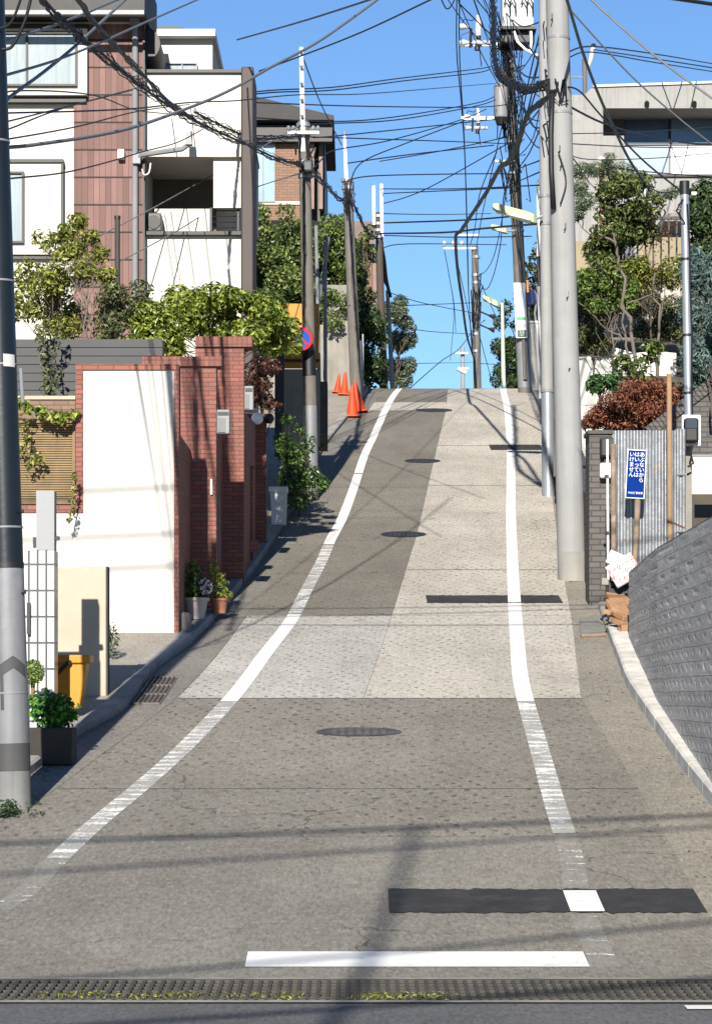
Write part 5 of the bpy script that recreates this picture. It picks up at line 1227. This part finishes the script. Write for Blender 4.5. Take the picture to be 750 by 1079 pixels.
for px, a, b, r_, mt, lab in (([(605, -18), (623, 0), (659, 33), (692, 61), (725, 86), (760, 111)], 24, 24, .012, m_wireg, 'gray cable falling across the open sky in the top right corner'), ([(590, -20), (597, 0), (613, 53), (628, 94), (644, 130), (662, 167), (680, 194)], 30, 40, .022, m_wireg, 'thick gray cable dropping past the concrete house corner to the garden'),
    ([(588, -4), (603, 13), (639, 53), (674, 89), (720, 129), (760, 160)], 32, 34, .012, m_wireg, 'gray wire slanting over the concrete house roof to its window'), ([(598, 55), (624, 49), (690, 57), (760, 69)], 34, 54, .012, None, 'upper of three thin wires crossing to the service mast'), ([(624, 52), (690, 62), (760, 73)], 54, 46, .012, None, 'middle of three thin wires running from the service mast'), ([(600, 60), (624, 55), (690, 66), (760, 77)], 40, 54, .012, None, 'lowest of three thin wires running from the service mast'),
    ([(592, 92), (609, 95), (633, 122), (675, 167), (718, 202)], 32, 28.8, .012, None, 'black cable from the thickest pole to the slim service pole'), ([(592, 108), (633, 129), (675, 142), (726, 151), (760, 152)], 32, 44, .016, None, 'sagging black cable from the thickest pole in front of the house window'),
    ([(592, 141), (675, 139), (760, 133)], 32, 44, .007, None, None), ([(592, 151), (675, 155), (760, 156)], 32, 44, .008, None, None), ([(592, 158), (620, 168), (700, 166), (760, 160)], 32, 44, .007, None, None), ([(640, 176), (692, 182), (760, 187)], 40, 44, .010, None, None), ([(680, 194), (678, 214)], 40, 40, .03, m_white, 'short white cable end hanging among the garden trees'), ([(680, 196), (697, 203), (718, 200)], 40, 29, .01, None, None),
    ([(592, 150), (600, 162), (612, 178)], 32, 36, .01, None, None), ([(590, 215), (596, 190), (588, 160)], 31.8, 31.8, .01, None, None)):
    wire(lab or 'very thin dark wire crossing before the concrete house', px, a, b, r_, mt, g5)
rw = random.Random(31)
for i in range(16):
    a = (535+rw.uniform(-6, 8), rw.uniform(-5, 175)); c = (572+rw.uniform(0, 6), rw.uniform(15, 150)); m_ = ((a[0]+c[0])/2+rw.uniform(-8, 8), max(a[1], c[1])*.6+min(a[1], c[1])*.4+rw.uniform(4, 22))
    wire('thin black wire hanging among the cables around the crest pole', [a, m_, c], 60.7, 41, rw.choice((.009, .012, .016)), None, g4)
for i in range(9):
    a = (500+rw.uniform(-35, 25), rw.uniform(-12, -4)); c = (534+rw.uniform(-5, 10), rw.uniform(30, 140)); m_ = ((a[0]+c[0])/2+rw.uniform(-3, 6), (a[1]+c[1])/2+rw.uniform(0, 18))
    wire('thin black wire hanging among the cables around the crest pole', [a, m_, c], 58, 60.7, rw.choice((.009, .012)), None, g4)
for i, (z0, z1, y1) in enumerate(((8.05, 7.7, 21), (7.55, 7.3, 22), (7.2, 7.2, 19))):
    p = [Vector((-2.62, 17.6, z0)).lerp(Vector((7.5, y1, z1)), k/12)-Vector((0, 0, 4*.3*(k/12)*(1-k/12))) for k in range(13)]
    tag(obj('overhead_wire', MB().tube([Vector((-9, 16.6, z0+.2))]+p, .016, 6), m_wire), '%s service wire crossing above the picture from the near dark pole' % ('highest', 'middle', 'lowest')[i], 'wire', 'service wires from the near dark pole')
# the street behind the camera: a pole and crossing wires whose shadows fall up the slope
t = TH('utility_pole', 'slim utility pole behind the viewpoint whose shadow falls up the road', 'utility pole', (-1.68, -5.0, 0)); mb = MB(); mb.tube([(-1.68, -5, -.2), (-1.67, -5, 11.1)], [.06, .035], 20); obj('shaft', mb, m_pole, t, 2)
for i, (a, b, lab) in enumerate((((-9, -2.8, 6.2), (7, 4.4, 6.6), 'first'), ((-9, -1.0, 7.4), (7, 5.2, 7.6), 'second'), ((-9, .6, 7.6), (7, 4.6, 7.7), 'third'), ((-9, -3.4, 5.6), (7, 3.2, 6.4), 'fourth'))):
    p = [Vector(a).lerp(Vector(b), k/10)-Vector((0, 0, 4*.25*(k/10)*(1-k/10))) for k in range(11)]
    tag(obj('overhead_wire', MB().tube(p, .022 if i < 2 else .03, 6), m_wire), '%s black wire crossing high over the foot of the slope' % lab, 'wire', 'wires over the foot of the slope')
# ================================================================== planting
m_bark = M('bark', (.075, .058, .044), .9, .3, 6, fine=25, bstr=.5, stain=(.11, .09, .07)); m_barkp = M('bark_pale', (.12, .098, .083), .9, .25, 6, fine=25, stain=(.11, .09, .07))
l_bright = LEAF('bright_leaf', (.05, .08, .012), (.175, .225, .035), (.42, .46, .10), .35, .4)
l_yell = LEAF('yellowgreen_leaf', (.05, .06, .012), (.17, .19, .035), (.38, .39, .10), .4, .4)
l_ivy = LEAF('ivy_leaf', (.022, .04, .010), (.075, .11, .026), (.20, .24, .065), .4, .2)
l_dark = LEAF('dark_leaf', (.012, .026, .010), (.03, .055, .018), (.075, .11, .035), .4, .2)
l_red = LEAF('red_leaf', (.06, .022, .013), (.17, .05, .03), (.28, .12, .055), .5, .3)
l_redd = LEAF('dull_red_leaf', (.03, .02, .012), (.09, .035, .025), (.17, .07, .045), .5, .3)
l_olive = LEAF('olive_leaf', (.035, .045, .018), (.085, .10, .04), (.17, .18, .075), .5, .25)
l_blue = LEAF('blue_needle', (.03, .05, .045), (.07, .115, .105), (.14, .205, .19), .6, .15)
l_pine = LEAF('pine_needle', (.02, .045, .018), (.055, .09, .035), (.12, .16, .06), .5, .15)
l_grey = LEAF('dull_leaf', (.04, .06, .033), (.09, .12, .07), (.18, .21, .125), .5, .25)
R = random.Random(42)
# left: bush over the brick walls
bl = blobfill(140, 312, 300, 372, 31.9, 1.0, 46, 16, R, lambda x, y: y > 322-22*math.exp(-((x-232)/45)**2)+(abs(x-232)/90)**2*10) + blobfill(268, 332, 312, 368, 33.5, .8, 11, 9, R)
tree('broadleaf_shrub', 'big bright green broadleaf shrub spilling over the red brick walls', 'shrub', P(225, 450, 32.6), bl, 13500, .092, l_bright, m_bark, R, .02, .42, up=.7, twigs=0)
bl = blobfill(20, 285, 130, 352, 30.3, 1.0, 18, 16, R) + blobfill(14, 240, 75, 330, 30.3, .8, 11, 14, R)
tree('light_shrub', 'loose yellow green shrub behind the dark gray slat fence', 'shrub', P(70, 430, 30.4), bl, 5200, .075, l_yell, m_bark, R, .02, .42, up=.6, twigs=2)
bl = [(*P(x, y, 30), r_*30/F, r_*30/F, r_*30/F*.8) for x, y, r_ in ((83, 232, 11), (72, 245, 12), (95, 250, 11), (80, 262, 13), (105, 268, 12), (66, 268, 11), (112, 290, 12), (90, 285, 12), (120, 305, 11), (60, 250, 8))]
tree('young_tree', 'slender young tree with sparse yellow green leaves before the tiled column', 'tree', P(98, 430, 30), bl, 1700, .08, l_yell, m_barkp, R, .018, .4, up=.5, twigs=2)
bl = blobfill(108, 300, 150, 355, 29.7, .6, 9, 13, R); tree('dark_shrub', 'dark twiggy shrub between the young tree and the bright shrub', 'shrub', P(112, 430, 29.9), bl, 1500, .07, l_olive, m_bark, R, .015, .45, twigs=3)
bl = blobfill(266, 368, 288, 432, 35, .8, 10, 11, R); tree('shaded_shrub', 'dull reddish shrub in the shade behind the brick wall end', 'shrub', P(277, 500, 35.3), bl, 1700, .075, l_redd, m_bark, R, .02, .5)
bl = blobfill(296, 440, 330, 535, 38.4, .8, 20, 10, R) + blobfill(300, 500, 338, 530, 38.2, .6, 8, 10, R); tree('kerbside_shrub', 'dark green kerbside shrub beside the pale gray bin', 'shrub', P(315, 545, 38.8), bl, 4600, .062, LEAF('kerb_leaf', (.012,.03,.008), (.035,.075,.018), (.10,.17,.04), .35, .2), m_bark, R, .015, .5)
# vines
def vine(label, pts, d, n, sz, mat, w_=6):
    t = TH('climbing_vine', label, 'vine', P(*pts[-1], d)); mb = MB(); p3 = [P(x, y, d-.03) for x, y in pts]; mb.tube(spline(p3, 4), .008, 5); obj('stem', mb, m_bark, t)
    mb = MB(); leaves(mb, [(p.x+R.gauss(0, w_*.4)*d/F, p.y-.05, p.z, w_*d/F, .05, w_*d/F) for p in spline(p3, 3)], n, sz, R, .6, .3, .2); obj('foliage', mb, mat, t)
vine('thin green vine hanging down the dark gray slat fence', [(46, 345), (47, 370), (50, 395), (48, 420), (52, 445)], 29, 150, .07, l_olive)
vine('longest vine trailing over the slat fence beside the brick edging', [(60, 350), (58, 372), (61, 400), (56, 425), (60, 432)], 28.9, 130, .065, l_olive)
vine('leafy vine clump over the top of the bamboo screen', [(22, 425), (35, 432), (48, 437), (62, 440), (76, 438)], 26.6, 230, .075, l_bright)
vine('sparse vine on the face of the bamboo screen', [(26, 440), (30, 460), (28, 475), (40, 482), (32, 490)], 26.6, 110, .06, l_yell, 7)
vine('small yellowish vine beside the lower brick edging', [(79, 500), (80, 515), (76, 535), (73, 552)], 26.4, 70, .05, l_yell, 3)
# weeds at feet of poles and walls
def tuft(name, label, px, py, d, w_, h_, n, sz, mat, off=.0, kind=None):
    b = P(px, py, d); b.z = zr(d)+off; mb = MB(); leaves(mb, [(b.x+R.uniform(-1, 1)*w_, b.y+R.uniform(-.1, .1), b.z+h_*.5, w_*.5, .1, h_*.55) for _ in range(5)], n, sz, R, .35, .3, 1.2); o = obj(name, mb, mat); tag(o, label, 'weed'); return o
tuft('weed_tuft', 'small weed tuft at the foot of the near dark pole', 20, 852, 17.3, .14, .12, 160, .05, l_dark); tuft('weed_clump', 'green weeds growing beside the tan rendered wall end', 117, 690, 24.6, .06, .35, 160, .06, l_dark, .08)
tuft('ivy_clump', 'gray green ivy clump on the low wall under the scaffold pipes', 337, 418, 43.2, .1, .35, 220, .06, l_grey, .6)
o = obj('drain_weeds', (lambda mb: (leaves(mb, [(X(R.choice((R.uniform(380, 470), R.uniform(60, 330))), 12.75), D0+R.uniform(0, .2), .025, .10, .06, .015) for _ in range(60)], 900, .022, R, .4, .2, 1.0), mb)[1])(MB()), l_yell); o['kind'] = 'stuff'; tag(o, 'small weeds and moss growing in the trench drain', 'weeds')
# left: ivy hedge and trees along the street
bl = blobfill(252, 222, 375, 350, 61.6, 2.0, 110, 14, R, lambda x, y: y > 222+max(0, (x-325)*.35)) + blobfill(330, 300, 372, 342, 60.2, 1, 14, 9, R)
HEDGE = tree('ivy_hedge', 'tall dense ivy covered hedge between the white house and the poles', 'hedge', P(310, 425, 63.5), bl, 26000, .10, l_ivy, m_bark, R, .12, .6, shell=.75, up=.2, twigs=0, trunk=False)
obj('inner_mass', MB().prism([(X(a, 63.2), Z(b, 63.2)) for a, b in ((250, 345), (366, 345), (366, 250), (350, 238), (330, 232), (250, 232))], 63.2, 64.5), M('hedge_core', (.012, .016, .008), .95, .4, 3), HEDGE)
bl = blobfill(370, 290, 402, 405, 62.5, 2.5, 34, 14, R, lambda x, y: x < 384+(y-290)*.2 or y > 345)
tree('dark_hedge', 'dark green hedge behind the pole by the cones', 'hedge', P(385, 420, 63.5), bl, 9000, .105, l_dark, m_bark, R, .12, .6, up=.2, trunk=False)
bl = [(*P(x, y, 78+R.uniform(0, 3)), r_*78/F, r_*78/F, r_*78/F) for x, y, r_ in ((418, 330, 13), (427, 340, 9), (432, 358, 9), (420, 360, 13), (430, 385, 10), (416, 390, 14), (408, 330, 12), (422, 318, 8), (436, 345, 4), (425, 400, 10))]
tree('dull_tree', 'dull gray green tree past the crest beside the thin pale pole', 'tree', P(415, 425, 79), bl, 6500, .115, l_grey, m_bark, R, .05, .45, shell=.4)
bl = blobfill(372, 240, 392, 290, 72, 2, 7, 10, R); tree('far_shrub', 'small shrub below the roof of the far brown house', 'shrub', P(382, 330, 73), bl, 700, .14, l_ivy, m_bark, R, .08)
# right: trees behind the crest pole
bl = blobfill(534, 330, 575, 405, 84, 3, 22, 13, R, lambda x, y: x > 520+(405-y)*.05)
bl += [(*P(x, y, 84), 8*84/F, 8*84/F, 9*84/F) for x, y in ((527, 340), (524, 365), (527, 390), (523, 400), (532, 325))]
tree('dense_tree', 'dark dense tree behind the lowest cream lamp post', 'tree', P(545, 425, 85), bl, 12000, .13, l_dark, m_bark, R, .06, .5)
bl = blobfill(556, 255, 590, 335, 72, 3, 20, 14, R, lambda x, y: x > 566-(y-262)*.28 or y > 300)
tree('hilltop_tree', 'brown green hilltop tree behind the thickest and slim poles', 'tree', P(575, 420, 74), bl, 3600, .15, LEAF('brown_green', (.025,.035,.012), (.06,.075,.025), (.13,.13,.05)), m_bark, R, .06, .5)
# right: garden before the concrete house
bl = [(*P(x, y, 42.4+R.uniform(0, .6)), a*42/F, .5, b*42/F*1.2) for x, y, a, b in ((612, 180, 14, 6), (632, 178, 16, 6), (655, 180, 17, 6), (672, 190, 12, 6), (610, 198, 10, 7), (616, 212, 12, 7), (608, 225, 9, 6), (690, 208, 14, 5), (708, 203, 9, 4), (640, 168, 8, 4))]
tree('pine_tree', 'flat topped garden pine with tiered needle pads before the concrete house', 'tree', P(630, 290, 43), bl, 4200, .10, l_pine, m_bark, R, .03, .14, shell=.3, up=.8, twigs=2)
bl = blobfill(622, 190, 694, 305, 39.9, 1.2, 44, 14, R, lambda x, y: abs(x-658) < 18+(y-185)*.18 and not (x > 655 and y > 250))
tree('camellia_tree', 'tall dark green rounded tree in the middle of the garden', 'tree', P(650, 330, 41), bl, 9500, .085, LEAF('camellia_leaf', (.02,.034,.01), (.062,.085,.022), (.17,.19,.06), .35, .2), m_bark, R, .035, .5, twigs=0)
bl = blobfill(604, 300, 672, 325, 38.6, .8, 16, 12, R) + blobfill(612, 285, 660, 302, 38.8, .5, 6, 9, R); tree('green_shrub', 'bright green spreading shrub with bare stems under the camellia', 'shrub', P(650, 400, 39), bl, 5200, .068, LEAF('mid_leaf', (.03,.055,.012), (.085,.135,.025), (.19,.26,.06), .4, .25), m_barkp, R, .02, .5, up=.8, twigs=0)
bl = blobfill(655, 272, 716, 304, 39.6, .8, 18, 12, R); tree('yellow_shrub', 'yellowish green shrub under the dark garden railing', 'shrub', P(690, 380, 40), bl, 4200, .066, l_yell, m_bark, R, .02, .5, up=.6)
bl = blobfill(604, 330, 650, 366, 39.2, .5, 14, 11, R); tree('olive_shrub', 'dull olive shrub over the white retaining wall beside the thickest pole', 'shrub', P(625, 395, 39.4), bl, 6000, .06, l_olive, m_bark, R, .015, .5)
bl = blobfill(668, 310, 716, 356, 41.0, .5, 15, 11, R); tree('brown_shrub', 'brownish olive shrub against the pale upper wall', 'shrub', P(695, 385, 41.3), bl, 4200, .065, l_olive, m_barkp, R, .015, .5)
bl = blobfill(650, 362, 690, 396, 36.5, .5, 10, 11, R); tree('large_leaf_shrub', 'large leaved green shrub above the red shrub', 'shrub', P(668, 430, 36.9), bl, 260, .17, l_ivy, m_bark, R, .02, .3, up=.9, twigs=0)
bl = blobfill(612, 396, 648, 408, 35.4, .4, 8, 8, R); tree('low_green_shrub', 'low fern green shrub between the white wall and the red shrub', 'shrub', P(630, 430, 35.6), bl, 700, .085, LEAF('fern_green', (.015,.05,.015), (.04,.11,.03), (.10,.2,.06)), m_bark, R, .02, .4, up=.9)
# red shrub as a low dome
bl = [(*P(x, y, 33.6+R.uniform(0, .8)), a*33.6/F, .35, b*33.6/F) for x, y, a, b in ((632, 440, 18, 10), (650, 422, 20, 10), (672, 410, 22, 11), (690, 412, 18, 14), (640, 432, 20, 9), (660, 432, 22, 12), (685, 432, 22, 14), (705, 420, 14, 14), (622, 447, 12, 7), (676, 445, 20, 10), (650, 447, 18, 8))]
tree('red_shrub', 'rusty red mounded shrub above the corrugated metal screen', 'shrub', P(665, 490, 33.9), bl, 8500, .055, l_red, m_bark, R, .03, .45, up=.7, twigs=4)
# bare pruned tree
t = TH('pruned_tree', 'pale pruned bare tree with a forked top above the red shrub', 'tree', P(668, 400, 38.2)); d = 38.2; mb = MB()
for a, b, r0, r1 in (((671, 400), (664, 350), .07, .06), ((664, 350), (652, 282), .06, .05), ((652, 282), (648, 256), .05, .05), ((648, 256), (630, 246), .045, .03), ((649, 258), (646, 246), .035, .03), ((660, 320), (688, 310), .03, .02), ((668, 362), (640, 348), .035, .025), ((640, 348), (608, 318), .025, .015), ((663, 385), (658, 352), .05, .04), ((659, 352), (656, 320), .04, .03), ((692, 400), (694, 350), .055, .045), ((694, 350), (690, 286), .045, .03), ((664, 392), (630, 376), .02, .012), ((630, 376), (610, 374), .012, .008), ((694, 352), (700, 300), .02, .015)):
    limb(mb, P(*a, d), P(*b, d), r0*.5, r1*.45, R, 5, .05)
obj('trunk', mb, m_barkp, t, True); mb = MB(); leaves(mb, [(*P(690, 250, d), .25, .2, .6), (*P(700, 240, d), .2, .2, .4)], 260, .05, R, .4, .2); obj('twig_leaves', mb, l_redd, t)
# conifers and hedge at right edge
bl = [(*P(x, y, 32.4+R.uniform(0, 1)), 14*32/F, .3, 26*32/F) for x, y in ((730, 285), (745, 295), (760, 280), (728, 330), (742, 345), (758, 335), (775, 320), (730, 375), (745, 385), (760, 380), (735, 400), (752, 365))]
tree('blue_conifer', 'blue gray conifer beside the service pole', 'tree', P(750, 440, 32.6), bl, 16000, .085, l_blue, m_bark, R, .02, .24, shell=.5, up=0, droop=.5, twigs=0)
bl = blobfill(722, 200, 800, 285, 36.5, 1, 26, 17, R); tree('dark_evergreen', 'dark evergreen above the blue conifer at the picture edge', 'tree', P(760, 420, 37), bl, 7000, .10, l_dark, m_bark, R, .08, .45)
bl = blobfill(694, 395, 722, 440, 33.9, .5, 9, 10, R); tree('twiggy_shrub', 'dark twiggy red brown shrub between the red shrub and the meter', 'shrub', P(708, 470, 34), bl, 700, .06, l_redd, m_bark, R, .02, .45, twigs=5)
